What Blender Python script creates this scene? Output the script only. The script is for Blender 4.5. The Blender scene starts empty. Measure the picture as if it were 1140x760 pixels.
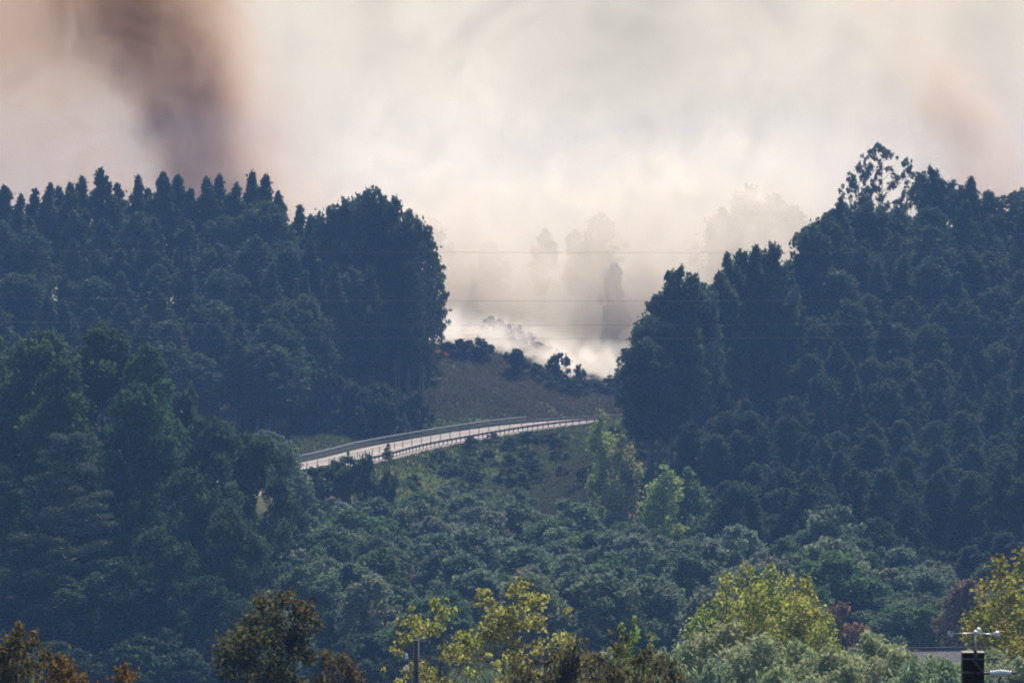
import bpy, math, random
import numpy as np
from mathutils import Vector

SC = bpy.context.scene
COL = SC.collection
random.seed(7)
RNG = np.random.default_rng(11)

# ------------------------------------------------------------------ camera
ZC = 52.0                       # camera height above datum
K = 36.0 / 1140.0 / 200.0       # slope per photograph pixel at 200 mm
PITCH = math.atan(190 * K)      # horizon at photo row 190
cam_d = bpy.data.cameras.new('camera')
cam_d.sensor_width = 36.0
cam_d.lens = 200.0
cam_d.clip_start = 1.0
cam_d.clip_end = 40000.0
cam = bpy.data.objects.new('camera', cam_d)
cam.location = (0, 0, ZC)
cam.rotation_euler = (math.radians(90) - PITCH, 0, 0)
COL.objects.link(cam)
SC.camera = cam
SC.render.resolution_x = 1024
SC.render.resolution_y = 682


def at(px, py, Y):
    """world point seen at photo pixel (px,py) at depth Y"""
    u = (px - 570) * K
    v = (380 - py) * K
    dy = math.cos(PITCH) + v * math.sin(PITCH)
    dz = -math.sin(PITCH) + v * math.cos(PITCH)
    s = Y / dy
    return Vector((u * s, Y, ZC + dz * s))


# ------------------------------------------------------------------ world, sun
SUN_EL = math.radians(46)
SUN_AZ = math.radians(14)       # measured from +Y (view direction), positive = to the right
w = bpy.data.worlds.new('World')
SC.world = w
w.use_nodes = True
nt = w.node_tree
bg = nt.nodes['Background']
sky = nt.nodes.new('ShaderNodeTexSky')
sky.sky_type = 'NISHITA'
sky.sun_disc = False
sky.sun_elevation = SUN_EL
sky.sun_rotation = SUN_AZ
sky.air_density = 1.0
sky.dust_density = 1.5
sky.ozone_density = 1.0
nt.links.new(sky.outputs[0], bg.inputs[0])
bg.inputs[1].default_value = 0.10
sun_d = bpy.data.lights.new('sun', 'SUN')
sun_d.energy = 5.0
sun_d.angle = math.radians(0.5)
sun_d.color = (1.0, 0.93, 0.82)
sun = bpy.data.objects.new('sun', sun_d)
sdir = Vector((math.sin(SUN_AZ) * math.cos(SUN_EL), math.cos(SUN_AZ) * math.cos(SUN_EL), math.sin(SUN_EL)))
sun.rotation_euler = sdir.to_track_quat('Z', 'Y').to_euler()
COL.objects.link(sun)
SC.view_settings.view_transform = 'Standard'
SC.view_settings.look = 'None'
SC.view_settings.exposure = 0.62
SC.view_settings.gamma = 1.0
SC.cycles.use_denoising = True
SC.cycles.max_bounces = 6
SC.cycles.diffuse_bounces = 2
SC.cycles.transmission_bounces = 3
SC.cycles.transparent_max_bounces = 8
SC.cycles.volume_bounces = 3
SC.cycles.volume_step_rate = 1.0
SC.cycles.filter_width = 2.0


# ------------------------------------------------------------------ helpers
def link(o, parent=None):
    COL.objects.link(o)
    if parent is not None:
        o.parent = parent
    return o


def tag(o, label=None, cat=None, group=None, kind=None):
    if label: o['label'] = label
    if cat: o['category'] = cat
    if group: o['group'] = group
    if kind: o['kind'] = kind
    return o


def mesh_np(name, verts, faces, mat, smooth=False, attr=None):
    """verts (n,3) array, faces list/array of equal-size polygons"""
    me = bpy.data.meshes.new(name)
    verts = np.asarray(verts, dtype=np.float32)
    if isinstance(faces, np.ndarray):
        n, k = faces.shape
        me.vertices.add(len(verts)); me.vertices.foreach_set('co', verts.ravel())
        me.loops.add(n * k); me.loops.foreach_set('vertex_index', faces.astype(np.int32).ravel())
        me.polygons.add(n)
        me.polygons.foreach_set('loop_start', np.arange(0, n * k, k, dtype=np.int32))
        me.update(calc_edges=True)
    else:
        me.from_pydata([tuple(map(float, v)) for v in verts], [], faces)
        me.update()
    if smooth:
        me.polygons.foreach_set('use_smooth', np.ones(len(me.polygons), dtype=bool))
    if attr is not None:
        for an, vals in attr.items():
            vals = np.asarray(vals, dtype=np.float32)
            if vals.ndim == 1:
                a = me.attributes.new(an, 'FLOAT', 'POINT'); a.data.foreach_set('value', vals)
            else:
                a = me.attributes.new(an, 'FLOAT_COLOR', 'POINT'); a.data.foreach_set('color', vals.ravel())
    if mat: me.materials.append(mat)
    return me


class MB:
    """collects boxes, tubes and lathes into one mesh"""
    def __init__(s): s.v = []; s.f = []
    def add(s, vs, fs):
        b = len(s.v); s.v += [tuple(v) for v in vs]; s.f += [tuple(i + b for i in f) for f in fs]
    def box(s, c, size, rz=0.0, rx=0.0):
        hx, hy, hz = size[0] / 2, size[1] / 2, size[2] / 2
        vs = []
        for x, y, z in ((-1,-1,-1),(1,-1,-1),(1,1,-1),(-1,1,-1),(-1,-1,1),(1,-1,1),(1,1,1),(-1,1,1)):
            p = Vector((x * hx, y * hy, z * hz))
            if rx: p = Vector((p.x, p.y * math.cos(rx) - p.z * math.sin(rx), p.y * math.sin(rx) + p.z * math.cos(rx)))
            vs.append((c[0] + p.x * math.cos(rz) - p.y * math.sin(rz), c[1] + p.x * math.sin(rz) + p.y * math.cos(rz), c[2] + p.z))
        s.add(vs, [(0,3,2,1),(4,5,6,7),(0,1,5,4),(1,2,6,5),(2,3,7,6),(3,0,4,7)])
    def tube(s, pts, rad, n=6, cap=True):
        pts = [Vector(p) for p in pts]
        if not hasattr(rad, '__len__'): rad = [rad] * len(pts)
        vs = []
        ref = None
        for i, p in enumerate(pts):
            d = (pts[min(i + 1, len(pts) - 1)] - pts[max(i - 1, 0)])
            d = d.normalized() if d.length > 1e-9 else Vector((0, 0, 1))
            if ref is None:
                ref = Vector((1, 0, 0)) if abs(d.x) < 0.8 else Vector((0, 1, 0))
            a = (ref - d * ref.dot(d)).normalized(); ref = a
            b = d.cross(a)
            for k in range(n):
                t = 2 * math.pi * k / n
                vs.append(p + (a * math.cos(t) + b * math.sin(t)) * rad[i])
        fs = []
        for i in range(len(pts) - 1):
            for k in range(n):
                k2 = (k + 1) % n
                fs.append((i * n + k, i * n + k2, (i + 1) * n + k2, (i + 1) * n + k))
        if cap:
            fs.append(tuple(range(n))[::-1]); fs.append(tuple((len(pts) - 1) * n + k for k in range(n)))
        s.add(vs, fs)
    def mesh(s, name, mat, smooth=False):
        me = bpy.data.meshes.new(name); me.from_pydata(s.v, [], s.f); me.update()
        if smooth: me.polygons.foreach_set('use_smooth', np.ones(len(me.polygons), dtype=bool))
        me.materials.append(mat)
        return me
    def build(s, name, mat, parent=None, smooth=False, loc=None):
        o = bpy.data.objects.new(name, s.mesh(name, mat, smooth))
        if loc: o.location = loc
        return link(o, parent)


def empty(name, loc, rz=0.0):
    o = bpy.data.objects.new(name, None)
    o.location = loc; o.rotation_euler = (0, 0, rz); o.empty_display_size = 0.5
    return link(o)


# ------------------------------------------------------------------ materials
def new_mat(name):
    m = bpy.data.materials.new(name); m.use_nodes = True
    nt = m.node_tree; nt.nodes.clear()
    out = nt.nodes.new('ShaderNodeOutputMaterial')
    return m, nt, out


def ramp(nt, stops, fac):
    r = nt.nodes.new('ShaderNodeValToRGB')
    cr = r.color_ramp
    while len(cr.elements) < len(stops): cr.elements.new(0.5)
    for e, (p, c) in zip(cr.elements, stops):
        e.position = p; e.color = (*c, 1)
    nt.links.new(fac, r.inputs[0])
    return r.outputs[0]


def noise(nt, scale, detail=4, coord='Object', rough=0.6):
    tc = nt.nodes.new('ShaderNodeTexCoord')
    n = nt.nodes.new('ShaderNodeTexNoise'); n.inputs['Scale'].default_value = scale
    n.inputs['Detail'].default_value = detail; n.inputs['Roughness'].default_value = rough
    nt.links.new(tc.outputs[coord], n.inputs['Vector'])
    return n.outputs['Fac']


def plain(name, stops, scale=3.0, rough=0.8, metal=0.0, bump=0.2, detail=5):
    m, nt, out = new_mat(name)
    b = nt.nodes.new('ShaderNodeBsdfPrincipled')
    b.inputs['Roughness'].default_value = rough; b.inputs['Metallic'].default_value = metal
    f = noise(nt, scale, detail)
    nt.links.new(ramp(nt, stops, f), b.inputs['Base Color'])
    if bump:
        bm = nt.nodes.new('ShaderNodeBump'); bm.inputs['Strength'].default_value = bump; bm.inputs['Distance'].default_value = 0.05
        nt.links.new(f, bm.inputs['Height']); nt.links.new(bm.outputs[0], b.inputs['Normal'])
    nt.links.new(b.outputs[0], out.inputs[0])
    return m


def leaf_mat(name, spread=0.5, transl=0.35, gloss=0.0, hue2=None):
    gloss = 0.006
    """leaf colour comes from the object's own colour, varied leaf by leaf (attribute v) and tree by tree"""
    m, nt, out = new_mat(name)
    L = nt.links
    oi = nt.nodes.new('ShaderNodeObjectInfo')
    at_ = nt.nodes.new('ShaderNodeAttribute'); at_.attribute_name = 'v'
    hsv = nt.nodes.new('ShaderNodeHueSaturation')
    mr = nt.nodes.new('ShaderNodeMapRange'); mr.inputs['To Min'].default_value = 1 - spread; mr.inputs['To Max'].default_value = 1 + spread
    L.new(at_.outputs['Fac'], mr.inputs['Value']); L.new(mr.outputs[0], hsv.inputs['Value'])
    mh = nt.nodes.new('ShaderNodeMapRange'); mh.inputs['To Min'].default_value = 0.475; mh.inputs['To Max'].default_value = 0.52
    L.new(oi.outputs['Random'], mh.inputs['Value']); L.new(mh.outputs[0], hsv.inputs['Hue'])
    if hue2:
        mix = nt.nodes.new('ShaderNodeMix'); mix.data_type = 'RGBA'
        a2 = nt.nodes.new('ShaderNodeAttribute'); a2.attribute_name = 'h'
        L.new(a2.outputs['Fac'], mix.inputs['Factor']); L.new(oi.outputs['Color'], mix.inputs['A'])
        mix.inputs['B'].default_value = (*hue2, 1)
        L.new(mix.outputs['Result'], hsv.inputs['Color'])
    else:
        L.new(oi.outputs['Color'], hsv.inputs['Color'])
    d = nt.nodes.new('ShaderNodeBsdfDiffuse'); t = nt.nodes.new('ShaderNodeBsdfTranslucent'); g = nt.nodes.new('ShaderNodeBsdfGlossy')
    g.inputs['Roughness'].default_value = 0.45
    L.new(hsv.outputs[0], d.inputs[0])
    gm = nt.nodes.new('ShaderNodeGamma'); gm.inputs[1].default_value = 0.9
    L.new(hsv.outputs[0], gm.inputs[0]); L.new(gm.outputs[0], t.inputs[0])
    m1 = nt.nodes.new('ShaderNodeMixShader'); m1.inputs[0].default_value = transl
    L.new(d.outputs[0], m1.inputs[1]); L.new(t.outputs[0], m1.inputs[2])
    m2 = nt.nodes.new('ShaderNodeMixShader'); m2.inputs[0].default_value = gloss
    L.new(m1.outputs[0], m2.inputs[1]); L.new(g.outputs[0], m2.inputs[2])
    L.new(m2.outputs[0], out.inputs[0])
    return m


M_LEAF = leaf_mat('foliage', 0.45, 0.35)
M_EULEAF = leaf_mat('eucalyptus_foliage', 0.28, 0.35)
M_NEEDLE = leaf_mat('needles', 0.4, 0.15, 0.05)
M_AUTUMN = leaf_mat('autumn_foliage', 0.5, 0.5, 0.03, hue2=(0.070, 0.048, 0.020))
M_YELLOW = leaf_mat('yellow_foliage', 0.45, 0.55, 0.04, hue2=(0.20, 0.23, 0.04))
M_BARK = plain('bark', [(0.3, (0.05, 0.04, 0.032)), (0.7, (0.13, 0.11, 0.09))], 2.0)
M_EUBARK = plain('eucalyptus_bark', [(0.3, (0.06, 0.055, 0.05)), (0.7, (0.14, 0.13, 0.12))], 0.8)
M_WOOD = plain('weathered_wood', [(0.3, (0.035, 0.028, 0.025)), (0.7, (0.085, 0.07, 0.06))], 14.0)
M_STEEL = plain('galvanised_steel', [(0.3, (0.09, 0.10, 0.11)), (0.7, (0.14, 0.15, 0.165))], 1.5, 0.7, 0.2, 0.05)
M_RUST = plain('rusty_steel', [(0.3, (0.05, 0.036, 0.034)), (0.7, (0.09, 0.065, 0.06))], 1.5, 0.7, 0.2, 0.05)
M_POST = plain('dark_tarred_wood', [(0.3, (0.010, 0.010, 0.012)), (0.7, (0.028, 0.027, 0.03))], 9.0, 0.9)
M_DARK = plain('dark_plastic', [(0.3, (0.015, 0.015, 0.02)), (0.7, (0.03, 0.03, 0.035))], 20, 0.5, 0, 0.02)
M_WHITE = plain('white_plastic', [(0.3, (0.62, 0.60, 0.62)), (0.7, (0.78, 0.76, 0.78))], 20, 0.35, 0, 0.02)
M_ALU = plain('aluminium', [(0.3, (0.55, 0.55, 0.57)), (0.7, (0.68, 0.68, 0.7))], 20, 0.4, 0.5, 0.02)
M_ASPHALT = plain('pale_asphalt', [(0.25, (0.20, 0.165, 0.14)), (0.75, (0.30, 0.25, 0.215))], 0.35, 0.9, 0, 0.1, 8)
M_ASPHALT.node_tree.nodes['Principled BSDF'].inputs['Specular IOR Level'].default_value = 0.15
M_PAINT = plain('road_paint', [(0.3, (0.6, 0.6, 0.58)), (0.7, (0.75, 0.75, 0.73))], 2.0, 0.7, 0, 0.0)
M_ROOF = plain('slate_roof', [(0.3, (0.07, 0.06, 0.07)), (0.7, (0.13, 0.115, 0.125))], 3.0, 0.95)
M_STONE = plain('shed_stone', [(0.3, (0.20, 0.18, 0.16)), (0.7, (0.27, 0.25, 0.23))], 3.0)
M_WIRE = plain('wire_weathered', [(0.3, (0.09, 0.09, 0.1)), (0.7, (0.13, 0.13, 0.14))], 0.1, 0.95, 0.0, 0.0)

# ------------------------------------------------------------------ terrain
# control points: x, y, height relative to the camera
CP = [(0, -60, -1.6), (-80, -60, -1.6), (80, -60, -1.6), (0, 0, -1.8), (40, 0, -2), (-40, 0, -2), (0, 45, -5.2), (30, 45, -5.2), (-30, 45, -5.2),
      (0, 100, -12.5), (40, 100, -12.5), (-40, 100, -12.5), (0, 150, -19.5), (50, 150, -19.5), (-50, 150, -20),
      (0, 200, -25.5), (50, 200, -25), (-50, 200, -26), (0, 300, -36.5), (60, 300, -36), (-60, 300, -38),
      (0, 400, -46), (60, 400, -45), (-60, 400, -47), (0, 480, -50), (60, 480, -49), (-70, 480, -50),
      (0, 560, -50.2), (60, 560, -50), (-80, 560, -50.2), (0, 660, -50.5), (-40, 660, -50), (-90, 660, -48), (40, 660, -50.2), (80, 660, -48),
      (0, 760, -50.5), (-20, 760, -49.5), (20, 760, -50), (-60, 760, -45), (-110, 760, -40),
      (-45, 820, -42), (-80, 830, -39), (-120, 830, -34), (-38, 862, -40), (-25, 885, -40), (-60, 870, -38),
      (-50, 920, -33), (-80, 920, -31), (-28, 930, -37), (-30, 960, -31), (-60, 960, -27), (-100, 960, -26), (-20, 980, -32.5),
      (-60, 1040, -30), (-100, 1060, -32), (-30, 1050, -31),
      (14, 700, -50.2), (30, 700, -49.8), (50, 700, -49), (75, 700, -47), (110, 720, -43), (16, 770, -49), (30, 780, -45), (55, 790, -46), (90, 800, -42),
      (22, 850, -41.5), (40, 860, -42), (70, 870, -36), (110, 880, -31), (40, 910, -36), (60, 950, -28), (90, 950, -25), (120, 960, -23), (30, 960, -39),
      (50, 1030, -30), (100, 1040, -28), (25, 1040, -40),
      (-14, 985, -32.0), (-8, 985, -31.9), (-3, 985, -32.6), (2, 985, -34.2), (8, 985, -36.2), (13, 985, -38), (20, 985, -38.5),
      (-8, 955, -35.5), (0, 955, -36.8), (8, 960, -38.8), (-14, 940, -37.2), (-6, 935, -39.0),
      (-5, 1022, -29.0), (0, 1022, -30.3), (5, 1022, -32.5), (10, 1022, -35.2), (16, 1022, -37.5), (-14, 1022, -29.5),
      (0, 1070, -38), (20, 1070, -41), (-30, 1120, -36), (0, 1120, -36), (50, 1120, -36), (100, 1120, -34), (-100, 1140, -36),
      (0, 1200, -24), (-80, 1200, -26), (80, 1200, -24), (0, 1300, -12), (-110, 1300, -12), (110, 1300, -12), (0, 1400, -5), (-120, 1400, -5), (120, 1400, -5),
      (0, 1500, -6), (-130, 1500, -6), (130, 1500, -6), (0, 1700, -20), (-150, 1700, -20), (150, 1700, -20)]
CP = np.array(CP, float)
S_ = 100.0


def _U(r2):
    return np.where(r2 > 1e-12, 0.5 * r2 * np.log(np.maximum(r2, 1e-12)), 0.0)


def _fit():
    P = CP[:, :2] / S_
    n = len(P)
    d2 = ((P[:, None, :] - P[None, :, :]) ** 2).sum(-1)
    A = np.zeros((n + 3, n + 3)); A[:n, :n] = _U(d2) + np.eye(n) * 2e-4
    A[:n, n] = 1; A[:n, n + 1:] = P; A[n, :n] = 1; A[n + 1:, :n] = P.T
    b = np.zeros(n + 3); b[:n] = CP[:, 2]
    return P, np.linalg.solve(A, b)


TP, TW = _fit()

# road centre line (flat, 41.4 m below the camera)
ROAD_Z = ZC - 41.0
FAR = [(-45, 690), (-40, 745), (-33.5, 785), (-28.6, 804), (-22.5, 840), (-17.7, 860.5), (-12.5, 880.5), (-7.1, 900), (-1.2, 917), (4.6, 929), (12.6, 941.5), (22, 951), (34, 957), (50, 960)]


def catmull(pts, step):
    out = []
    for i in range(len(pts) - 1):
        p0 = Vector(pts[max(i - 1, 0)]); p1 = Vector(pts[i]); p2 = Vector(pts[i + 1]); p3 = Vector(pts[min(i + 2, len(pts) - 1)])
        n = max(1, int((p2 - p1).length / step))
        for k in range(n):
            t = k / n
            out.append(0.5 * ((2 * p1) + (p2 - p0) * t + (2 * p0 - 5 * p1 + 4 * p2 - p3) * t * t + (-p0 + 3 * p1 - 3 * p2 + p3) * t ** 3))
    out.append(Vector(pts[-1]))
    # even smoothing
    for _ in range(30):
        out = [out[0]] + [(out[i - 1] + out[i] * 2 + out[i + 1]) / 4 for i in range(1, len(out) - 1)] + [out[-1]]
    return out


FARP = catmull([(a, b, 0) for a, b in FAR], 1.5)
ROAD_W = 10.4


def offset_line(off):
    """line parallel to the road's far edge, off metres towards the camera side (right)"""
    res = []
    for i, p in enumerate(FARP):
        d = FARP[min(i + 1, len(FARP) - 1)] - FARP[max(i - 1, 0)]
        d.normalize()
        res.append(Vector((p.x + d.y * off, p.y - d.x * off, 0)))
    return res


MIDP = offset_line(ROAD_W / 2)
MIDA = np.array([(p.x, p.y) for p in MIDP])


def ss(a, b, x):
    t = np.clip((x - a) / (b - a), 0, 1)
    return t * t * (3 - 2 * t)


def height(x, y):
    x = np.atleast_1d(np.asarray(x, float)); y = np.atleast_1d(np.asarray(y, float))
    sh = x.shape; x = x.ravel(); y = y.ravel()
    xc = np.clip(x, -170, 170); yc = np.clip(y, -60, 1700)
    q = np.stack([xc, yc], 1) / S_
    z = TW[len(TP)] + q @ TW[len(TP) + 1:]
    for s in range(0, len(q), 4000):
        d2 = ((q[s:s + 4000, None, :] - TP[None]) ** 2).sum(-1)
        z[s:s + 4000] += _U(d2) @ TW[:len(TP)]
    z = np.clip(z, -52, 4)
    und = 0.35 * np.sin(x * 0.21 + 1.3 * np.sin(y * 0.05)) * np.sin(y * 0.13 + 0.7) + 0.2 * np.sin(x * 0.55 + y * 0.31)
    z = z + und * ss(480, 560, y)
    # settle to a plain in the far distance
    far = ss(1700, 2600, y); z = z * (1 - far) + (-34) * far
    far = ss(170, 900, np.abs(x)) * ss(300, 900, y); z = z * (1 - far) + (-30) * far
    # road bed
    m = (y > 650) & (y < 1000) & (np.abs(x) < 90)
    if m.any():
        xm, ym = x[m], y[m]
        d = np.full(len(xm), 1e9)
        for s in range(0, len(xm), 4000):
            dd = (xm[s:s + 4000, None] - MIDA[None, :, 0]) ** 2 + (ym[s:s + 4000, None] - MIDA[None, :, 1]) ** 2
            d[s:s + 4000] = np.sqrt(dd.min(1))
        t = ss(ROAD_W / 2 + 1.5, ROAD_W / 2 + 9.0, d)
        z[m] = (ROAD_Z - ZC - 0.16) * (1 - t) + z[m] * t
    return (z + ZC).reshape(sh)


def gz(x, y):
    return float(height([x], [y])[0])


def axis(parts):
    a = []
    for lo, hi, st in parts: a += list(np.arange(lo, hi, st))
    a.append(parts[-1][1])
    return np.array(a)


def build_ground():
    xs = axis([(-5000, -1000, 800), (-1000, -300, 140), (-300, -100, 20), (-100, -50, 4), (-50, 50, 1.6), (50, 100, 4), (100, 300, 20), (300, 1000, 140), (1000, 5000, 800)])
    ys = axis([(-200, -20, 30), (-20, 500, 8), (500, 760, 4), (760, 1040, 1.6), (1040, 1500, 10), (1500, 2600, 60), (2600, 6000, 400)])
    X, Y = np.meshgrid(xs, ys)
    Z = height(X, Y)
    nx, ny = len(xs), len(ys)
    V = np.stack([X.ravel(), Y.ravel(), Z.ravel()], 1)
    i = np.arange(ny - 1)[:, None] * nx + np.arange(nx - 1)[None, :]
    F = np.stack([i, i + 1, i + 1 + nx, i + nx], -1).reshape(-1, 4)
    # ground cover weights: r grass, g dry brown grass, rest leaf litter
    x, y = X.ravel(), Y.ravel()
    dm = np.full(len(x), 1e9)
    m = (y > 600) & (y < 1100) & (np.abs(x) < 120)
    idx = np.where(m)[0]
    for s in range(0, len(idx), 4000):
        ii = idx[s:s + 4000]
        dm[ii] = np.sqrt(((x[ii, None] - MIDA[None, :, 0]) ** 2 + (y[ii, None] - MIDA[None, :, 1]) ** 2).min(1))
    grass = (1 - ss(10, 32, dm)) * ss(-40, -20, x) + ss(400, 470, y) * (1 - ss(565, 590, y))
    dry = 0.6 * (1 - ss(6, 9, dm)) + ss(925, 950, y) * (1 - ss(1000, 1030, y)) * ss(-20, -8, x) * (1 - ss(14, 24, x))
    c = np.stack([np.clip(grass, 0, 1), np.clip(dry, 0, 1), np.zeros(len(x)), np.ones(len(x))], 1)
    mt, nt, out = new_mat('hill_ground')
    b = nt.nodes.new('ShaderNodeBsdfPrincipled'); b.inputs['Roughness'].default_value = 0.95; b.inputs['Specular IOR Level'].default_value = 0.0
    a = nt.nodes.new('ShaderNodeAttribute'); a.attribute_name = 'cover'
    sep = nt.nodes.new('ShaderNodeSeparateColor'); nt.links.new(a.outputs['Color'], sep.inputs[0])
    n1 = noise(nt, 0.35, 8); n2 = noise(nt, 0.09, 5)
    lit = ramp(nt, [(0.3, (0.018, 0.018, 0.012)), (0.7, (0.04, 0.036, 0.022))], n1)
    gr = ramp(nt, [(0.3, (0.04, 0.06, 0.018)), (0.5, (0.075, 0.10, 0.03)), (0.72, (0.12, 0.11, 0.05))], n1)
    dr = ramp(nt, [(0.3, (0.06, 0.06, 0.035)), (0.5, (0.10, 0.085, 0.055)), (0.7, (0.15, 0.115, 0.08))], n1)
    def mix(f, A, B):
        m = nt.nodes.new('ShaderNodeMix'); m.data_type = 'RGBA'
        nt.links.new(f, m.inputs['Factor']); nt.links.new(A, m.inputs['A']); nt.links.new(B, m.inputs['B']); return m.outputs['Result']
    c1 = mix(sep.outputs[0], lit, gr)
    nt.links.new(mix(sep.outputs[1], c1, dr), b.inputs['Base Color'])
    bm = nt.nodes.new('ShaderNodeBump'); bm.inputs['Strength'].default_value = 0.8; bm.inputs['Distance'].default_value = 0.6
    nt.links.new(n1, bm.inputs['Height']); nt.links.new(bm.outputs[0], b.inputs['Normal'])
    nt.links.new(b.outputs[0], out.inputs[0])
    me = mesh_np('ground', V, F, mt, True, {'cover': c})
    tag(link(bpy.data.objects.new('ground', me)), kind='structure', label='rolling hillsides and valley floor of grass and leaf litter')


build_ground()


# ------------------------------------------------------------------ road
def strip(a, b, z, zb=None):
    n = len(a)
    V = [(p.x, p.y, z) for p in a] + [(p.x, p.y, z if zb is None else zb) for p in b]
    F = np.array([(i, i + 1, n + i + 1, n + i) for i in range(n - 1)])[:, ::-1]
    return np.array(V), F


road_root = None
V, F = strip(offset_line(0), offset_line(ROAD_W), ROAD_Z)
# give the pavement a skirt so that it has thickness
n = len(FARP)
Vs = np.concatenate([V, V + np.array([0, 0, -0.4])])
sk = []
for i in range(n - 1):
    sk.append((i, i + 1, 2 * n + i + 1, 2 * n + i)); sk.append((n + i + 1, n + i, 3 * n + i, 3 * n + i + 1))
Fs = np.concatenate([F, np.array(sk)])
road = tag(link(bpy.data.objects.new('road', mesh_np('road', Vs, Fs, M_ASPHALT))), kind='structure', label='pale two lane road curving along the embankment')
for off, wd in ((0.9, 0.15), (ROAD_W - 1.9, 0.15), (4.85, 0.12)):
    V, F = strip(offset_line(off), offset_line(off + wd), ROAD_Z + 0.005)
    o = link(bpy.data.objects.new('lane_marking', mesh_np('lane_marking', V, F, M_PAINT)), road)


def resample(line, step):
    out = [line[0].copy()]; acc = 0
    for i in range(1, len(line)):
        seg = (line[i] - line[i - 1]).length
        while acc + seg >= step:
            t = (step - acc) / seg
            p = line[i - 1].lerp(line[i], t); out.append(p)
            line = line[:]; line[i - 1] = p
            seg = (line[i] - p).length; acc = 0
        acc += seg
    return out


def w_beam(line, z0, z1, t=0.08):
    """corrugated beam profile swept along the line"""
    h = z1 - z0
    prof = [(0, 0), (t, h * .12), (t, h * .3), (0, h * .45), (0, h * .55), (t, h * .7), (t, h * .88), (0, h), (-0.012, h), (-0.012, 0)]
    V = []; F = []
    n = len(prof)
    for i, p in enumerate(line):
        d = (line[min(i + 1, len(line) - 1)] - line[max(i - 1, 0)]).normalized()
        nx, ny = d.y, -d.x
        for a, zz in prof: V.append((p.x + nx * a, p.y + ny * a, ROAD_Z + z0 + zz))
    for i in range(len(line) - 1):
        for k in range(n):
            k2 = (k + 1) % n
            F.append((i * n + k, (i + 1) * n + k, (i + 1) * n + k2, i * n + k2))
    return np.array(V), np.array(F)


def guard_rail(off, beams, mat_b, mat_p, label, step, side, y0=0, y1=9999):
    root = empty('guard_rail', (0, 0, 0))
    tag(root, label, 'guard rail', 'guard rails along the road')
    ln = [p for p in offset_line(off) if y0 <= p.y <= y1]
    for z0, z1 in beams:
        V, F = w_beam(ln, z0, z1)
        link(bpy.data.objects.new('rail_beam', mesh_np('rail_beam', V, F, mat_b)), root)
    pm = MB(); pm.box((0, 0, 0.35), (0.14, 0.12, 0.95)); pme = pm.mesh('rail_post', mat_p)
    for p in resample(offset_line(off + side * 0.12), step):
        if p.y < 700 or not y0 <= p.y <= y1: continue
        o = bpy.data.objects.new('rail_post', pme); o.location = (p.x, p.y, ROAD_Z)
        link(o, root)
    return root


guard_rail(-0.1, [(0.25, 0.52), (0.72, 1.05)], M_STEEL, M_STEEL, 'grey double guard rail on the uphill far side of the road', 4.0, -1, 0, 925)
guard_rail(-0.1, [(0.22, 0.42)], M_RUST, M_RUST, 'low thin dark rail behind the right end of the road', 3.0, -1, 925.01, 9999)
guard_rail(ROAD_W - 1.0, [(0.42, 0.78)], M_RUST, M_RUST, 'single dark guard rail on the downhill near side of the road', 2.6, 1)

dm = MB(); dm.tube([(0, 0, 0), (0, 0, 0.06)], [0.14, 0.12], 8); dm.tube([(0, 0, 0.06), (0, 0, 0.82), (0, 0, 0.86)], [0.05, 0.05, 0.02], 8)
dband = MB(); dband.tube([(0, 0, 0.62), (0, 0, 0.74)], [0.056, 0.056], 8)
dme = dm.mesh('post_body', M_DARK); bme = dband.mesh('reflective_band', M_STEEL)
sp = [p for p in resample(offset_line(5.2), 5.6) if p.y > 778 and p.x < 13.5]
ORD = ['first', 'second', 'third', 'fourth', 'fifth', 'sixth', 'seventh', 'eighth', 'ninth', 'tenth', 'eleventh', 'twelfth', 'thirteenth', 'fourteenth', 'fifteenth', 'sixteenth',
       'seventeenth', 'eighteenth', 'nineteenth', 'twentieth'] + ['twenty-' + s for s in ('first', 'second', 'third', 'fourth', 'fifth', 'sixth', 'seventh', 'eighth', 'ninth')] + \
      ['thirtieth'] + ['thirty-' + s for s in ('first', 'second', 'third', 'fourth', 'fifth', 'sixth', 'seventh', 'eighth', 'ninth')] + ['fortieth'] + ['forty-' + s for s in ('first', 'second', 'third', 'fourth', 'fifth', 'sixth', 'seventh', 'eighth', 'ninth')]
for i, p in enumerate(sp):
    r = empty('lane_divider_post', (p.x, p.y, ROAD_Z))
    tag(r, 'thin dark lane divider post on the road, %s from the left end' % ORD[i], 'road post', 'lane divider posts down the middle of the road')
    link(bpy.data.objects.new('post_body', dme), r); link(bpy.data.objects.new('reflective_band', bme), r)


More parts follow.
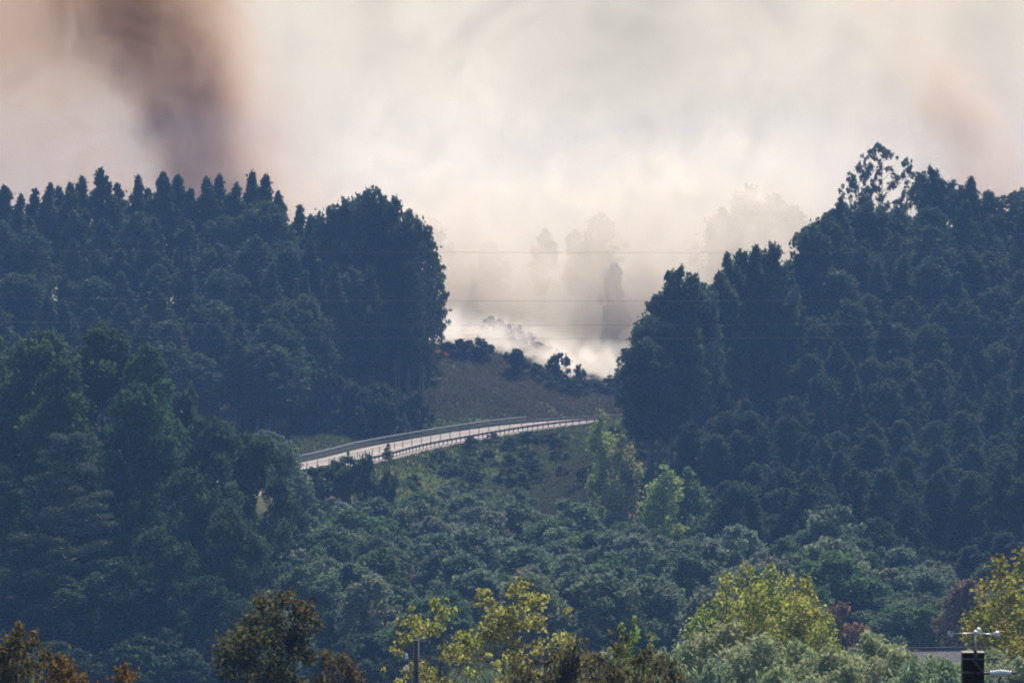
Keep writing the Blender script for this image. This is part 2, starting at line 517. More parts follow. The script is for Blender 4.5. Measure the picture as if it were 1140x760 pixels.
# ------------------------------------------------------------------ foliage generator
def leaves(rng, centres, radii, counts, size, droop=0.3, aspect=1.7, hollow=0.45, upbias=0.25):
    """small leaf blades scattered in clumps; returns verts, faces, v, h"""
    P = []; CL = []
    for c, r, n in zip(centres, radii, counts):
        d = rng.normal(size=(n, 3)); d /= np.linalg.norm(d, axis=1)[:, None] + 1e-9
        rad = (hollow + (1 - hollow) * rng.random(n) ** 0.6) * (0.82 + 0.36 * rng.random(n))
        stray = rng.random(n) < 0.22
        rad[stray] *= 1.0 + 0.65 * rng.random(int(stray.sum()))
        flip = (d[:, 2] < 0) & (rng.random(n) < upbias)
        d[flip, 2] *= -1
        p = d * rad[:, None] * np.asarray(r)[None, :]
        P.append(p + np.asarray(c)[None, :]); CL.append(np.full(n, rng.random()))
    P = np.concatenate(P); CL = np.concatenate(CL)
    n = len(P)
    ax = rng.normal(size=(n, 3)); ax[:, 2] -= droop * 2; ax /= np.linalg.norm(ax, axis=1)[:, None]
    b = rng.normal(size=(n, 3)); b -= (b * ax).sum(1)[:, None] * ax; b /= np.linalg.norm(b, axis=1)[:, None]
    nn = np.cross(ax, b)
    s = size * (0.6 + 0.8 * rng.random(n))[:, None]
    L = ax * s * aspect * 0.5; W = b * s * 0.5
    fold = nn * s * 0.12
    V = np.stack([P - L, P - W + fold, P + L, P + W + fold], 1).reshape(-1, 3)
    F = np.arange(4 * n).reshape(n, 4)
    v = np.clip(0.5 * rng.random(n) + 0.5 * CL, 0, 1)
    h = np.clip(0.45 * rng.random(n) + 0.75 * rng.permutation(CL)[0:n] * 0 + 0.55 * (np.sin(P[:, 0] * 0.9 + P[:, 2] * 0.7) * 0.5 + 0.5), 0, 1)
    return V, F, np.repeat(v, 4), np.repeat(h, 4)


def make_tree(kind, seed, H, base, env, ncl, clr, lpc, lsize, lmat, bmat, trunk_r, squash=0.8, lean=0.0, limb_n=14, droop=0.3, outer=0.55,
              aspect=1.7, hollow=0.45, trunks=1, spread=0.0, twig=0.012, zpow=1.0, rag=1.0):
    """env(t, phi) gives the crown radius at height fraction t (0 crown base .. 1 top)"""
    rng = np.random.default_rng(seed)
    lob = rng.random(6) * 6.28
    C = []; R = []; N = []
    def er(t, ph):
        return env(t) * (1 + rag * (0.18 * math.sin(2 * ph + lob[0]) + 0.16 * math.sin(3 * ph + 5 * t + lob[1]) + 0.16 * math.sin(9 * t + ph + lob[2]) + 0.12 * math.sin(23 * t + 4 * ph + lob[3])))
    tb = H * base
    for i in range(ncl):
        t = ((i + rng.random()) / ncl) ** zpow
        ph = rng.random() * 6.283
        rr = er(t, ph)
        u = (outer + (1 - outer) * rng.random()) if rng.random() < 0.8 else rng.random() * outer
        s = clr * (0.4 + 1.0 * rng.random() ** 1.5) * (0.34 + 0.66 * min(1, rr / (clr * 2.2)))
        rc = max(0, rr - s * 0.35) * u * (1.0 if rng.random() < 0.85 else 1.18)
        C.append((rc * math.cos(ph) + lean * t, rc * math.sin(ph), tb + t * (H - tb) - s * squash * 0.7))
        R.append((s, s, s * squash)); N.append(max(8, int(lpc * (s / clr) ** 2)))
    V, F, v, h = leaves(rng, C, R, N, lsize, droop, aspect, hollow)
    h = np.clip(h + 0.0, 0, 1)
    crown = mesh_np('crown', V, F, lmat, False, {'v': v, 'h': h})
    mb = MB()
    for tk in range(trunks):
        a = rng.random() * 6.28
        sp_ = spread * (0.3 + 0.7 * rng.random()) if trunks > 1 else 0
        top = Vector((lean + math.cos(a) * sp_, math.sin(a) * sp_, H * (0.93 if trunks == 1 else 0.8)))
        pts = []; rad = []
        wob = [rng.normal() * 0.006 * H for _ in range(4)]
        for j in range(7):
            t = j / 6
            pts.append((top.x * t ** 1.4 + wob[0] * math.sin(t * 5 + wob[1]), top.y * t ** 1.4 + wob[2] * math.sin(t * 4), -0.6 + (top.z + 0.6) * t))
            rad.append(trunk_r * (1 - 0.88 * t) + (0.25 * trunk_r if j == 0 else 0))
        mb.tube(pts, rad, 7)
    order = rng.permutation(len(C))[:limb_n]
    for k in order:
        c = Vector(C[k])
        hor = math.hypot(c.x, c.y)
        z0 = max(tb * 0.8, c.z - hor * (0.9 + 0.6 * rng.random()))
        z0 = min(z0, H * 0.9)
        t0 = z0 / H
        st = Vector((lean * t0 ** 1.4, 0, z0))
        md = st.lerp(c, 0.5) + Vector((rng.normal() * 0.03 * H * .3, rng.normal() * 0.03 * H * .3, -hor * 0.08))
        r0 = trunk_r * (1 - 0.85 * t0) * 0.45
        mb.tube([st, md, c, c + (c - md) * 0.35], [r0, r0 * 0.7, r0 * 0.4, max(twig, r0 * 0.12)], 5, False)
    trunk = mb.mesh('trunk', bmat, True)
    return {'kind': kind, 'H': H, 'crown': crown, 'trunk': trunk}


def env_point(rm):   # tall pointed eucalyptus
    return lambda t: rm * (min(1, (t + 0.08) / 0.3) ** 0.6) * (max(0, 1 - t) ** 0.7) * 1.22 + 0.08
def env_round(rm):
    return lambda t: rm * math.sqrt(max(0.0, 1 - (2 * min(max(t, 0), 1) * 0.92 - 0.82) ** 2)) + 0.1
def env_dome(rm):
    return lambda t: rm * (max(0, 1 - t ** 2.2) ** 0.5) * min(1, 0.75 + t * 1.2) + 0.1
def env_cone(rm):
    return lambda t: rm * (1 - t) ** 0.85 + 0.08
def env_col(rm):
    return lambda t: rm * min(1, 0.6 + t * 1.4) * (max(0, 1 - t ** 3) ** 0.6) + 0.1
def env_umb(rm):
    return lambda t: rm * (0.45 + 0.55 * math.sin(min(1, t * 1.15) * math.pi * 0.5)) * (max(0, 1 - t ** 5) ** 0.5) + 0.2


EUP = [make_tree('eucalyptus_tree', 100 + i, 26, 0.38 + 0.05 * (i % 2), env_point(2.7 + 0.4 * (i % 3)), 105, 0.8, 105, 0.34, M_EULEAF, M_EUBARK, 0.22, 1.5, 0.25 * (i - 2), 14, 0.9, 0.5, rag=0.8, zpow=0.85) for i in range(5)]
EUR = [make_tree('eucalyptus_tree', 200 + i, 27, 0.34, env_round(3.3 + 0.4 * (i % 3)), 80, 1.15, 150, 0.36, M_EULEAF, M_EUBARK, 0.27, 1.35, 0.4 * (i - 2), 20, 0.7, 0.6) for i in range(5)]
EUO = [make_tree('eucalyptus_tree', 300 + i, 28, 0.35, env_umb(4.4), 90, 0.62, 48, 0.30, M_EULEAF, M_EUBARK, 0.30, 0.8, 0.8, 40, 0.6, 0.62) for i in range(3)]
BRD = [make_tree('broadleaf_tree', 400 + i, 8.5, 0.06, env_dome(3.6 + 0.4 * (i % 3)), 62, 1.0, 190, 0.27, M_LEAF, M_BARK, 0.16, 0.78, 0.2 * (i - 2), 16, 0.2, 0.7) for i in range(6)]
SHR = [make_tree('shrub', 500 + i, 3.0, 0.0, env_dome(1.7 + 0.3 * i), 26, 0.55, 110, 0.22, M_LEAF, M_BARK, 0.06, 0.8, 0, 8, 0.1, 0.7) for i in range(4)]
TALL = [make_tree('eucalyptus_tree', 600 + i, 30, 0.2, env_dome(5.6 + 0.5 * i), 120, 1.5, 210, 0.36, M_LEAF, M_EUBARK, 0.35, 0.85, 0.5, 26, 0.4, 0.7) for i in range(3)]
OAK = [make_tree('oak_tree', 650 + i, 17, 0.05, env_dome(6.0 + 0.5 * i), 100, 1.35, 240, 0.30, M_LEAF, M_BARK, 0.35, 0.8, 0.2, 24, 0.2, 0.72) for i in range(3)]
CON = [make_tree('conifer_tree', 700, 9, 0.02, env_cone(2.3), 70, 0.6, 100, 0.2, M_NEEDLE, M_BARK, 0.13, 0.7, 0, 30, 0.1, 0.7)]
POP = [make_tree('poplar_tree', 720 + i, 13, 0.12, env_col(2.4), 66, 0.85, 120, 0.24, M_LEAF, M_BARK, 0.16, 1.2, 0.3 * i, 20, 0.1, 0.6) for i in range(2)]


def pine():
    rng = np.random.default_rng(901)
    H = 25.0
    C = []; R = []; N = []; mb = MB()
    pts = [(0.25 * math.sin(j * 1.1), 0.15 * math.cos(j), -0.6 + H * j / 8) for j in range(9)]
    mb.tube(pts, [0.42 - 0.045 * j for j in range(9)], 8)
    z = 5.0; k = 0
    while z < H - 0.6:
        t = (z - 5) / (H - 5)
        rm = 7.0 * (1 - t ** 1.7) ** 0.7 * (0.75 + 0.35 * rng.random()) + 0.5
        nb = 4 if t < .8 else 3
        for b in range(nb):
            a = rng.random() * 6.28
            L = rm * (0.65 + 0.4 * rng.random())
            tip = Vector((L * math.cos(a), L * math.sin(a), z + L * 0.16 + rng.normal() * 0.25))
            st = Vector((0, 0, z - 0.35)); md = st.lerp(tip, 0.5) + Vector((0, 0, -0.2))
            mb.tube([st, md, tip], [0.10 * (1.2 - t), 0.06, 0.02], 5, False)
            for q in range(5):
                f = 0.42 + 0.14 * q + 0.05 * rng.random()
                c = st.lerp(tip, f); wd = (1.35 - 0.18 * q) * (0.8 if t > .7 else 1)
                for sgn in (-1, 1):
                    off = wd * 0.75 * sgn * (0.3 + 0.7 * rng.random())
                    C.append((c.x - math.sin(a) * off, c.y + math.cos(a) * off, c.z + 0.15)); R.append((0.85, 0.85, 0.34)); N.append(85)
        z += 0.85 + 0.7 * (1 - t); k += 1
    V, F, v, h = leaves(rng, C, R, N, 0.17, -0.35, 2.4, 0.3, 0.5)
    return {'kind': 'pine_tree', 'H': H, 'crown': mesh_np('crown', V, F, M_NEEDLE, False, {'v': v, 'h': h}), 'trunk': mb.mesh('trunk', M_BARK, True)}


PINE = pine()
NPL = [0]


def plant(proto, x, y, top=None, scale=None, wide=None, color=(0.05, 0.08, 0.03), label='', cat='tree', group=None, rz=None, name=None, z=None):
    g = gz(x, y) if z is None else z
    s = scale if scale is not None else (top - g) / proto['H']
    w_ = wide if wide is not None else s
    r = empty(name or proto['kind'], (x, y, g), random.random() * 6.28 if rz is None else rz)
    r.scale = (w_, w_, s)
    tag(r, label, cat, group)
    c = bpy.data.objects.new('crown', proto['crown']); c.color = (*color, 1); link(c, r)
    link(bpy.data.objects.new('trunk', proto['trunk']), r)
    NPL[0] += 1
    return r


def jit(c, a=0.15):
    f = 1 + random.uniform(-a, a)
    return (c[0] * f * random.uniform(0.92, 1.08), c[1] * f, c[2] * f * random.uniform(0.9, 1.1))


def zone_word(px, edges, words):
    for e, wd in zip(edges, words):
        if px < e: return wd
    return words[-1]


EU_COL = (0.042, 0.064, 0.032)
# ---- left stand: skyline trees (photo column of the tip, row of the tip, depth)
SKY_L = [(4, 208, 955), (20, 218, 950), (36, 212, 958), (52, 206, 952), (66, 210, 960), (78, 206, 950), (92, 198, 957), (112, 189, 950), (130, 206, 960), (150, 197, 951),
         (166, 212, 958), (182, 193, 953), (199, 196, 957), (214, 212, 950), (230, 200, 953), (246, 197, 957), (262, 206, 950), (280, 193, 955), (298, 197, 950), (313, 215, 945),
         (330, 230, 948), (344, 242, 942), (357, 250, 945), (370, 232, 930), (386, 222, 928), (402, 216, 925), (415, 209, 920), (429, 222, 924), (441, 220, 918), (454, 236, 915), (466, 258, 918)]
for i, (px, py, Y) in enumerate(SKY_L):
    p = at(px, py, Y)
    rnd = px > 360
    pr = (EUR if rnd else EUP)[random.randrange(5)]
    s = (p.z - gz(p.x, Y)) / pr['H']
    plant(pr, p.x, Y, top=p.z + 0.3, wide=random.uniform(1.0, 1.2) if not rnd else random.uniform(0.95, 1.15), color=jit(EU_COL),
          label='%s dark eucalyptus on the left skyline, %s tip from the left edge' % ('rounded' if rnd else 'pointed', ORD[i]), group='eucalyptus trees of the left stand')
# big open crown leaning out over the smoke at the right end of the left stand
p = at(486, 290, 905)
plant(EUO[0], at(470, 300, 905).x, 905, top=at(0, 268, 905).z, wide=0.85, color=jit(EU_COL), label='open crowned eucalyptus leaning out over the white smoke at the stand\'s right end', group='eucalyptus trees of the left stand', rz=0.2)
plant(EUO[1], at(478, 330, 898).x, 898, top=at(0, 300, 898).z, wide=0.62, color=jit(EU_COL), label='lower open eucalyptus at the right end of the left stand, smoke showing through', group='eucalyptus trees of the left stand', rz=0.6)

LROWS = [(936, 236), (916, 266), (896, 298), (876, 330), (860, 358), (846, 385)]
for ri, (Y, py) in enumerate(LROWS):
    n_ = 15
    for i in range(n_):
        xmax = 462 - (6 * ri if ri > 3 else 0)
        px = -44 + (xmax + 44) * (i + 0.5 + random.uniform(-0.3, 0.3)) / n_
        if ri >= 4 and px < 110: continue
        extra = 0
        if px > 330: extra = 4
        YY = Y + random.uniform(-5, 5)
        t_ = at(px, py + random.uniform(-12, 12) + extra, YY)
        x = t_.x
        if YY < 900 and x > -26 - (900 - YY) * 0.18: 
            x = -26 - (900 - YY) * 0.18 - random.uniform(0, 1.5)
        pr = (EUP + EUP + EUR)[random.randrange(15)]
        hgt = t_.z - gz(x, YY)
        if hgt < 9: continue
        zone = zone_word(px, [110, 215, 320, 400, 999], ['by the left edge', 'left of its middle', 'under the smoke plume', 'right of its middle', 'beside the smoky gap'])
        lev = ['second rank', 'third rank', 'upper mid height', 'lower mid height', 'low down', 'front row above the road'][ri]
        shape = 'pointed' if pr in EUP else 'round topped'
        plant(pr, x, YY, top=t_.z, wide=random.uniform(1.0, 1.3), color=jit(EU_COL),
              label='%s eucalyptus in the left stand, %s, %s' % (shape, lev, zone), group='left stand eucalyptus, %s, %s, %s' % (shape, lev, zone))

# ---- right stand
SKY_R = [(722, 378, 800), (726, 352, 806), (735, 328, 812), (748, 304, 815), (765, 297, 812), (776, 318, 820), (788, 325, 830), (799, 303, 840), (812, 284, 845), (826, 280, 850), (842, 276, 848),
         (861, 272, 852), (877, 292, 856), (893, 262, 885), (905, 250, 890), (920, 240, 895), (934, 222, 905), (1030, 186, 950), (1048, 200, 948), (1064, 202, 952), (1082, 199, 948), (1099, 214, 946), (1110, 240, 940), (1130, 214, 945), (1146, 208, 950)]
for i, (px, py, Y) in enumerate(SKY_R):
    p = at(px, py, Y)
    pr = (EUR + EUP[:2])[random.randrange(7)]
    s = (p.z - gz(p.x, Y)) / pr['H']
    plant(pr, p.x, Y, top=p.z + 0.3, wide=random.uniform(1.0, 1.2), color=jit(EU_COL),
          label='dark eucalyptus on the right skyline against smoke, %s crown from the gap' % ORD[i], group='eucalyptus trees of the right stand')
OPEN_R = [(950, 196, 935, 0.62, 'thin airy eucalyptus left of the tallest on the right skyline'), (972, 176, 940, 0.7, 'airy eucalyptus beside the tallest crown on the right hill'),
          (990, 165, 945, 0.95, 'tallest eucalyptus on the right hill, wide open crown with gaps'), (1012, 180, 940, 0.6, 'airy eucalyptus right of the tallest on the right skyline')]
for i, (px, py, Y, wd, lb) in enumerate(OPEN_R):
    p = at(px, py, Y)
    plant(EUO[i % 3], p.x - 0.6, Y, top=p.z + 0.8, wide=wd, color=jit(EU_COL), label=lb, group='airy eucalyptus trees on the right skyline')


def sky_r(px):
    xs = [700, 715, 740, 765, 790, 812, 862, 880, 912, 942, 975, 1015, 1051, 1100, 1114, 1140]
    ys = [400, 345, 305, 298, 322, 284, 275, 292, 248, 208, 200, 190, 200, 215, 243, 212]
    return float(np.interp(px, xs, ys))


RROWS = [(930, 24), (908, 58), (886, 92), (864, 126), (842, 160), (820, 194), (798, 228), (776, 262), (756, 292), (736, 322), (716, 348), (698, 368)]
for ri, (Y, dy) in enumerate(RROWS):
    n_ = 14
    for i in range(n_):
        px = 722 + (1196 - 722) * (i + 0.5 + random.uniform(-0.35, 0.35)) / n_
        YY = Y + random.uniform(-5, 5)
        base = 0.55 * sky_r(px) + 0.45 * 212
        py = base + dy * 0.98 + random.uniform(-10, 10)
        if py < sky_r(px) + 14: continue
        if (YY < 806 and px < 738) or (YY < 764 and px < 806): continue
        t_ = at(px, py, YY)
        g = gz(t_.x, YY)
        hgt = t_.z - g
        if hgt < 9: t_.z = g + random.uniform(9, 13)
        if hgt > 31: t_.z = g + random.uniform(25, 28)
        if YY > 905 and t_.x < 32: continue
        pr = (EUP + EUR + EUR)[random.randrange(15)] if ri < 7 else (EUR + EUR + EUP)[random.randrange(11)]
        zone = zone_word(px, [790, 920, 1030, 1095, 9999], ['beside the smoky gap', 'left of its tall airy tree', 'beneath its tall airy tree', 'right of its tall airy tree', 'by the right edge'])
        lev = ['second rank', 'third rank', 'upper height', 'upper mid height', 'mid height', 'mid height', 'lower mid height', 'lower mid height', 'low down', 'low down', 'lowest rank', 'lowest rank'][ri]
        shape = 'pointed' if pr in EUP else 'round topped'
        plant(pr, t_.x, YY, top=t_.z, wide=min(1.2, max(0.6, hgt / 26 * 1.35)) * random.uniform(0.9, 1.15), color=jit(EU_COL),
              label='%s eucalyptus in the right stand, %s, %s' % (shape, lev, zone), group='right stand eucalyptus, %s, %s, %s' % (shape, lev, zone))

# ---- nearer tall trees at the left
G2 = (0.045, 0.078, 0.026)
for px, py, Y, wd, lb in [(-12, 372, 640, 1.2, 'tall green crowned tree cut off by the left edge of the view'), (42, 366, 632, 1.1, 'tall leafy tree near left edge, its rounded top against the dark forest'),
                          (112, 362, 636, 1.3, 'tallest broad crowned tree of the near left clump, yellowish green top'), (168, 384, 630, 0.85, 'tall tree at the right shoulder of the near left clump'),
                          (70, 400, 615, 0.9, 'tall tree in front of the near left clump, above the pine'), (150, 425, 608, 0.8, 'tree with pale lit leaves below the near left clump\'s shoulder')]:
    p = at(px, py, Y)
    plant(TALL[random.randrange(3)], p.x, Y, top=p.z, wide=wd, color=jit(G2), label=lb, group='tall trees of the near left clump')
p = at(75, 483, 588)
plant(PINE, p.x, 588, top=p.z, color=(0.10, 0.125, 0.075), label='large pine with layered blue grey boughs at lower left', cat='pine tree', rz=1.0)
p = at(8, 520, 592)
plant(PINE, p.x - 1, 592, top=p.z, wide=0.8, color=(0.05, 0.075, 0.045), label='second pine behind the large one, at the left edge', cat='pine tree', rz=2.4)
OAKC = (0.045, 0.072, 0.033)
for px, py, Y, wd, lb in [(214, 428, 640, 0.62, 'narrow tree top poking up between the left clump and the oaks'), (232, 462, 622, 0.85, 'rounded oak left of the road\'s lower end, pale green top'),
                          (278, 480, 640, 0.85, 'broad oak just left of where the road begins'), (215, 520, 598, 0.8, 'rounded oak right of the large pine'), (258, 560, 590, 0.75, 'oak low in the hollow right of the pine'),
                          (312, 528, 650, 0.45, 'small oak touching the left end of the guard rail'), (180, 585, 585, 0.7, 'shaded oak at the foot of the large pine'), (130, 620, 580, 0.7, 'deeply shaded oak below the pine boughs'),
                          (60, 640, 578, 0.8, 'deeply shaded oak at the lower left corner of the forest'), (0, 630, 578, 0.8, 'shaded oak cut by the left edge below the pines'), (235, 640, 574, 0.6, 'dark oak above the meadow strip, behind the autumn tree')]:
    p = at(px, py, Y)
    plant(OAK[random.randrange(3)], p.x, Y, top=p.z, wide=wd, color=jit(OAKC), label=lb, group='oaks at the lower left')

# ---- middle: broadleaf thicket over the valley floor
MIDC = [(0.105, 0.145, 0.078), (0.08, 0.13, 0.05), (0.125, 0.165, 0.09), (0.15, 0.18, 0.115)]
cnt = 0
for ri in range(13):
    Y = 792 - ri * 17.5
    x0, x1 = (300, 730) if ri < 2 else (292, 1150)
    # rows thin out towards the bottom left, where the autumn trees stand
    wpx = 6.0 / (K * Y)
    n_ = int((x1 - x0) / wpx)
    for i in range(n_):
        px = x0 + (x1 - x0) * (i + 0.5 + random.uniform(-0.38, 0.38)) / n_
        YY = Y + random.uniform(-7, 7)
        p = at(px, 600, YY)
        if px > 720 and YY > (690 if px < 990 else 672): continue
        if ri < 1 and 430 < px < 700: continue
        if ri < 3 and 520 < px < 700 and random.random() < 0.35: continue
        h_ = random.uniform(6.0, 9.5) * (0.8 if ri < 3 else 1.0) * (0.75 if px > 990 else 1)
        # keep the road and the open slope below it in view
        lim = float(np.interp(px, [300, 330, 345, 400, 440, 470, 540, 660, 705, 720, 800, 830, 850], [470, 520, 524, 510, 508, 522, 535, 548, 570, 582, 592, 570, 400]))
        zmax = at(px, lim + random.uniform(0, 14), YY).z - gz(p.x, YY)
        if zmax < 2.2: continue
        h_ = min(h_, zmax)
        side = zone_word(px, [405, 470, 540, 620, 750, 850, 940, 1040, 9999], ['above the dark autumn tree', 'left of the yellow trees', 'above the left yellow tree', 'above the right yellow tree', 'above the rusty shrubs', 'left of the poplar clump top', 'behind the poplar clump', 'right of the poplar clump', 'above the wind gauge'])
        dep = ['just below the road', 'below the open slope', 'midway down', 'lower down', 'at the nearest edge'][min(4, ri // 3 if ri < 12 else 4)]
        ci = random.randrange(4); c = MIDC[ci]; tint = ['dull green', 'deep green', 'greyish green', 'pale grey green'][ci]
        plant(BRD[random.randrange(6)], p.x, YY, scale=h_ / 8.5, wide=max(0.55, h_ / 8.5) * random.uniform(0.9, 1.2), color=jit(c, 0.12),
              label='%s broadleaf tree %s, %s' % (tint, dep, side), group='%s thicket trees %s, %s' % (tint, dep, side))
        cnt += 1

# individual trees that stand out in the middle
def one(pr, px, py, Y, wd, col, lb, cat='tree', **kw):
    p = at(px, py, Y)
    return plant(pr, p.x, Y, top=p.z, wide=wd, color=col, label=lb, cat=cat, **kw)


one(CON[0], 591, 504, 812, 0.95, (0.035, 0.065, 0.035), 'small dark conical conifer on the grass slope below the road', 'conifer')
one(CON[0], 432, 493, 800, 0.5, (0.035, 0.055, 0.03), 'dark pointed sapling rising just in front of the near guard rail', 'sapling')
one(POP[0], 671, 455, 772, 0.9, (0.28, 0.31, 0.085), 'tall yellowish poplar hiding the right end of the road', 'poplar')
one(POP[1], 692, 484, 768, 1.05, (0.21, 0.23, 0.08), 'lower yellowish poplar leaning right of the tall one at the road\'s end', 'poplar')
one(POP[0], 739, 516, 728, 1.25, (0.24, 0.33, 0.09), 'bright light green tree in the middle, its left and taller crown', 'tree')
one(POP[1], 768, 520, 736, 1.15, (0.09, 0.16, 0.05), 'darker green tree touching the right of the bright green one', 'tree')
one(OAK[0], 925, 560, 690, 0.62, (0.05, 0.072, 0.04), 'broad grey oak standing in front of the dark right stand', 'oak')
one(OAK[1], 975, 575, 684, 0.6, (0.048, 0.07, 0.036), 'broad oak right of the grey oak before the right stand', 'oak')
one(OAK[2], 868, 572, 700, 0.55, (0.055, 0.078, 0.04), 'round oak left of the grey oak before the right stand', 'oak')
for px, py, Y, s, lb in [(383, 508, 752, 2.2, 'dark bushy tree overlapping the near guard rail at the road\'s left part'), (409, 506, 748, 2.0, 'dark tree top below the road left of the sapling'),
                         (356, 518, 750, 1.9, 'dark bush below the left end of the road'),
                         (520, 500, 838, 1.2, 'pale brush on the grass slope under the road bend'), (548, 488, 852, 1.4, 'brushy tree reaching up to the near guard rail at mid road'), (462, 520, 815, 1.3, 'green bush on the slope left of the brushy tree')]:
    one(SHR[random.randrange(4)], px, py, Y, s, jit((0.05, 0.075, 0.035)), lb, 'bush', group='bushes on the slope below the road', name='shrub')
for i in range(60):
    px = random.uniform(440, 720); Y = random.uniform(790, 870)
    p = at(px, 500, Y); g = gz(p.x, Y)
    dmin = float(np.sqrt(((MIDA - np.array([p.x, Y])) ** 2).sum(1)).min())
    if dmin < 9: continue
    h_ = random.uniform(0.9, 2.4)
    part = 'left part' if px < 530 else ('middle part' if px < 620 else 'right part')
    plant(SHR[random.randrange(4)], p.x, Y, scale=h_ / 3.0, wide=h_ / 3.0 * random.uniform(1.0, 1.5), color=jit((0.06, 0.08, 0.035), 0.3),
          label='low scrub on the grass slope below the road, ' + part, cat='bush', group='low scrub on the grass slope, ' + part, name='shrub')
# shrubs on the cut slope and along its ridge
for px, py, Y, wd, lb in [(478, 384, 975, 1.2, 'dark scrub at the left end of the smoking ridge'), (497, 380, 982, 1.3, 'dark bush on the smoking ridge beside the flames'), (515, 377, 984, 1.4, 'dark dense bush on the ridge, middle of the burning line'),
                          (533, 376, 984, 1.3, 'dark tall bush where the smoking ridge begins to drop'), (573, 388, 978, 1.5, 'round dark bush alone against white smoke on the ridge'),
                          (620, 393, 982, 1.2, 'small round tree on the ridge with smoke on both sides'), (634, 420, 972, 1.9, 'large dark bush below the round tree at the foot of the ridge'), (612, 418, 976, 1.3, 'dark bush left of the large one at the ridge foot'),
                          (660, 422, 985, 1.4, 'scrub in the dip of the ridge, left of the right stand'), (682, 418, 982, 1.5, 'scrub beside the right stand at the dip of the ridge'), (598, 404, 980, 0.9, 'low tuft of scrub on the descending ridge'),
                          (645, 405, 990, 0.6, 'thin sprig of scrub at the lowest part of the ridge'), (425, 457, 885, 1.6, 'round dark bush at the forest edge above the road bend'), (445, 462, 890, 1.0, 'small bush right of the round one above the road'),
                          (462, 440, 905, 1.2, 'pale bush at the forest edge on the cut slope'), (375, 478, 868, 1.2, 'bush at the forest edge above the far guard rail'), (345, 488, 860, 1.2, 'leftmost bush above the far guard rail'), (400, 470, 880, 1.0, 'low bush between forest trunks and the far guard rail')]:
    one(SHR[random.randrange(4)], px, py, Y, wd, jit((0.032, 0.045, 0.026)), lb, 'bush', group='bushes on the cut slope and ridge', name='shrub')
for i, (px, py) in enumerate([(545, 353), (556, 354), (566, 358), (577, 363), (587, 369), (597, 377), (611, 386)]):
    one(SHR[i % 4], px, py + (i % 3) * 2 - 1, 1022 + (i % 2) * 3, 0.75, jit((0.025, 0.03, 0.02)), 'scorched dark bush on the spur inside the smoke, %s from the left' % ORD[i], 'bush', group='scorched bushes on the smoking spur', name='shrub')
for i in range(26):
    px = random.uniform(300, 466); Y = random.uniform(868, 892)
    p = at(px, 450, Y); h_ = random.uniform(3.0, 8.5)
    if float(np.sqrt(((MIDA - np.array([p.x, Y])) ** 2).sum(1)).min()) < 8.5: continue
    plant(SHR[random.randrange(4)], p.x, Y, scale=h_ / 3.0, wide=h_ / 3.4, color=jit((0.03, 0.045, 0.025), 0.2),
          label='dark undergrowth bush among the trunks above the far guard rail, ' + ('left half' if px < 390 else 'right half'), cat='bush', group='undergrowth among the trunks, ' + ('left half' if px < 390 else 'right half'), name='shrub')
for i in range(64):
    px = random.uniform(770, 1150); Y = random.uniform(672, 775)
    if px < 806 and Y < 745: continue
    p = at(px, 560, Y); h_ = random.uniform(3.0, 6.0)
    wz = 'left part' if px < 890 else ('middle part' if px < 1020 else 'right part')
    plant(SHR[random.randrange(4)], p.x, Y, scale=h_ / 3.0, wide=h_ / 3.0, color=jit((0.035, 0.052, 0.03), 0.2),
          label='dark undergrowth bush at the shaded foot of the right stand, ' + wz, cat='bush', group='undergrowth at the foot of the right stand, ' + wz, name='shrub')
for i, (px, Y, h_) in enumerate([(786, 772, 11), (799, 768, 12), (812, 776, 13), (824, 770, 12), (838, 774, 13), (792, 752, 8)]):
    p = at(px, 560, Y)
    plant(EUR[i % 5], p.x, Y, scale=h_ / 27, wide=0.75, color=jit(EU_COL), label='low eucalyptus right behind the bright light green tree, %s from the left' % ORD[i], cat='tree', group='low eucalyptus behind the bright green tree')
for i, (px, Y) in enumerate([(985, 600), (1006, 588), (1022, 606), (1043, 592), (1062, 604), (1100, 598), (1125, 590)]):
    p = at(px, 650, Y)
    plant(BRD[i % 6], p.x, Y, scale=0.62, wide=0.8, color=jit(MIDC[i % 3], 0.12), label='round valley tree between poplar clump and wind gauge, %s from the left' % ORD[i], cat='tree', group='round valley trees behind the shed')
for i in range(30):
    px = -14 + i * 17 + random.uniform(-5, 5); Y = random.uniform(553, 564)
    p = at(px, 740, Y); h_ = random.uniform(2.0, 4.5)
    wz = 'below the pines' if px < 150 else ('left of the dark autumn tree' if px < 260 else 'behind the dark autumn tree')
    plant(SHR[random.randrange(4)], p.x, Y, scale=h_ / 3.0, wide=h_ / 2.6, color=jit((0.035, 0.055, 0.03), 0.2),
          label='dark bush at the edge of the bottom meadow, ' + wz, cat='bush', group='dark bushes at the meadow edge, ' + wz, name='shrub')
for i, (px, Y, h_) in enumerate([(392, 925, 13), (404, 930, 15), (416, 922, 12), (427, 930, 14), (438, 924, 13), (448, 931, 14), (458, 926, 11), (466, 935, 8)]):
    p = at(px, 420, Y)
    plant(EUR[i % 5], p.x, Y, scale=h_ / 27, wide=0.7, color=jit(EU_COL, 0.1), label='young eucalyptus behind the bare trunks at the left stand\'s right end, %s from the left' % ORD[i], cat='tree', group='young eucalyptus behind the bare trunks')
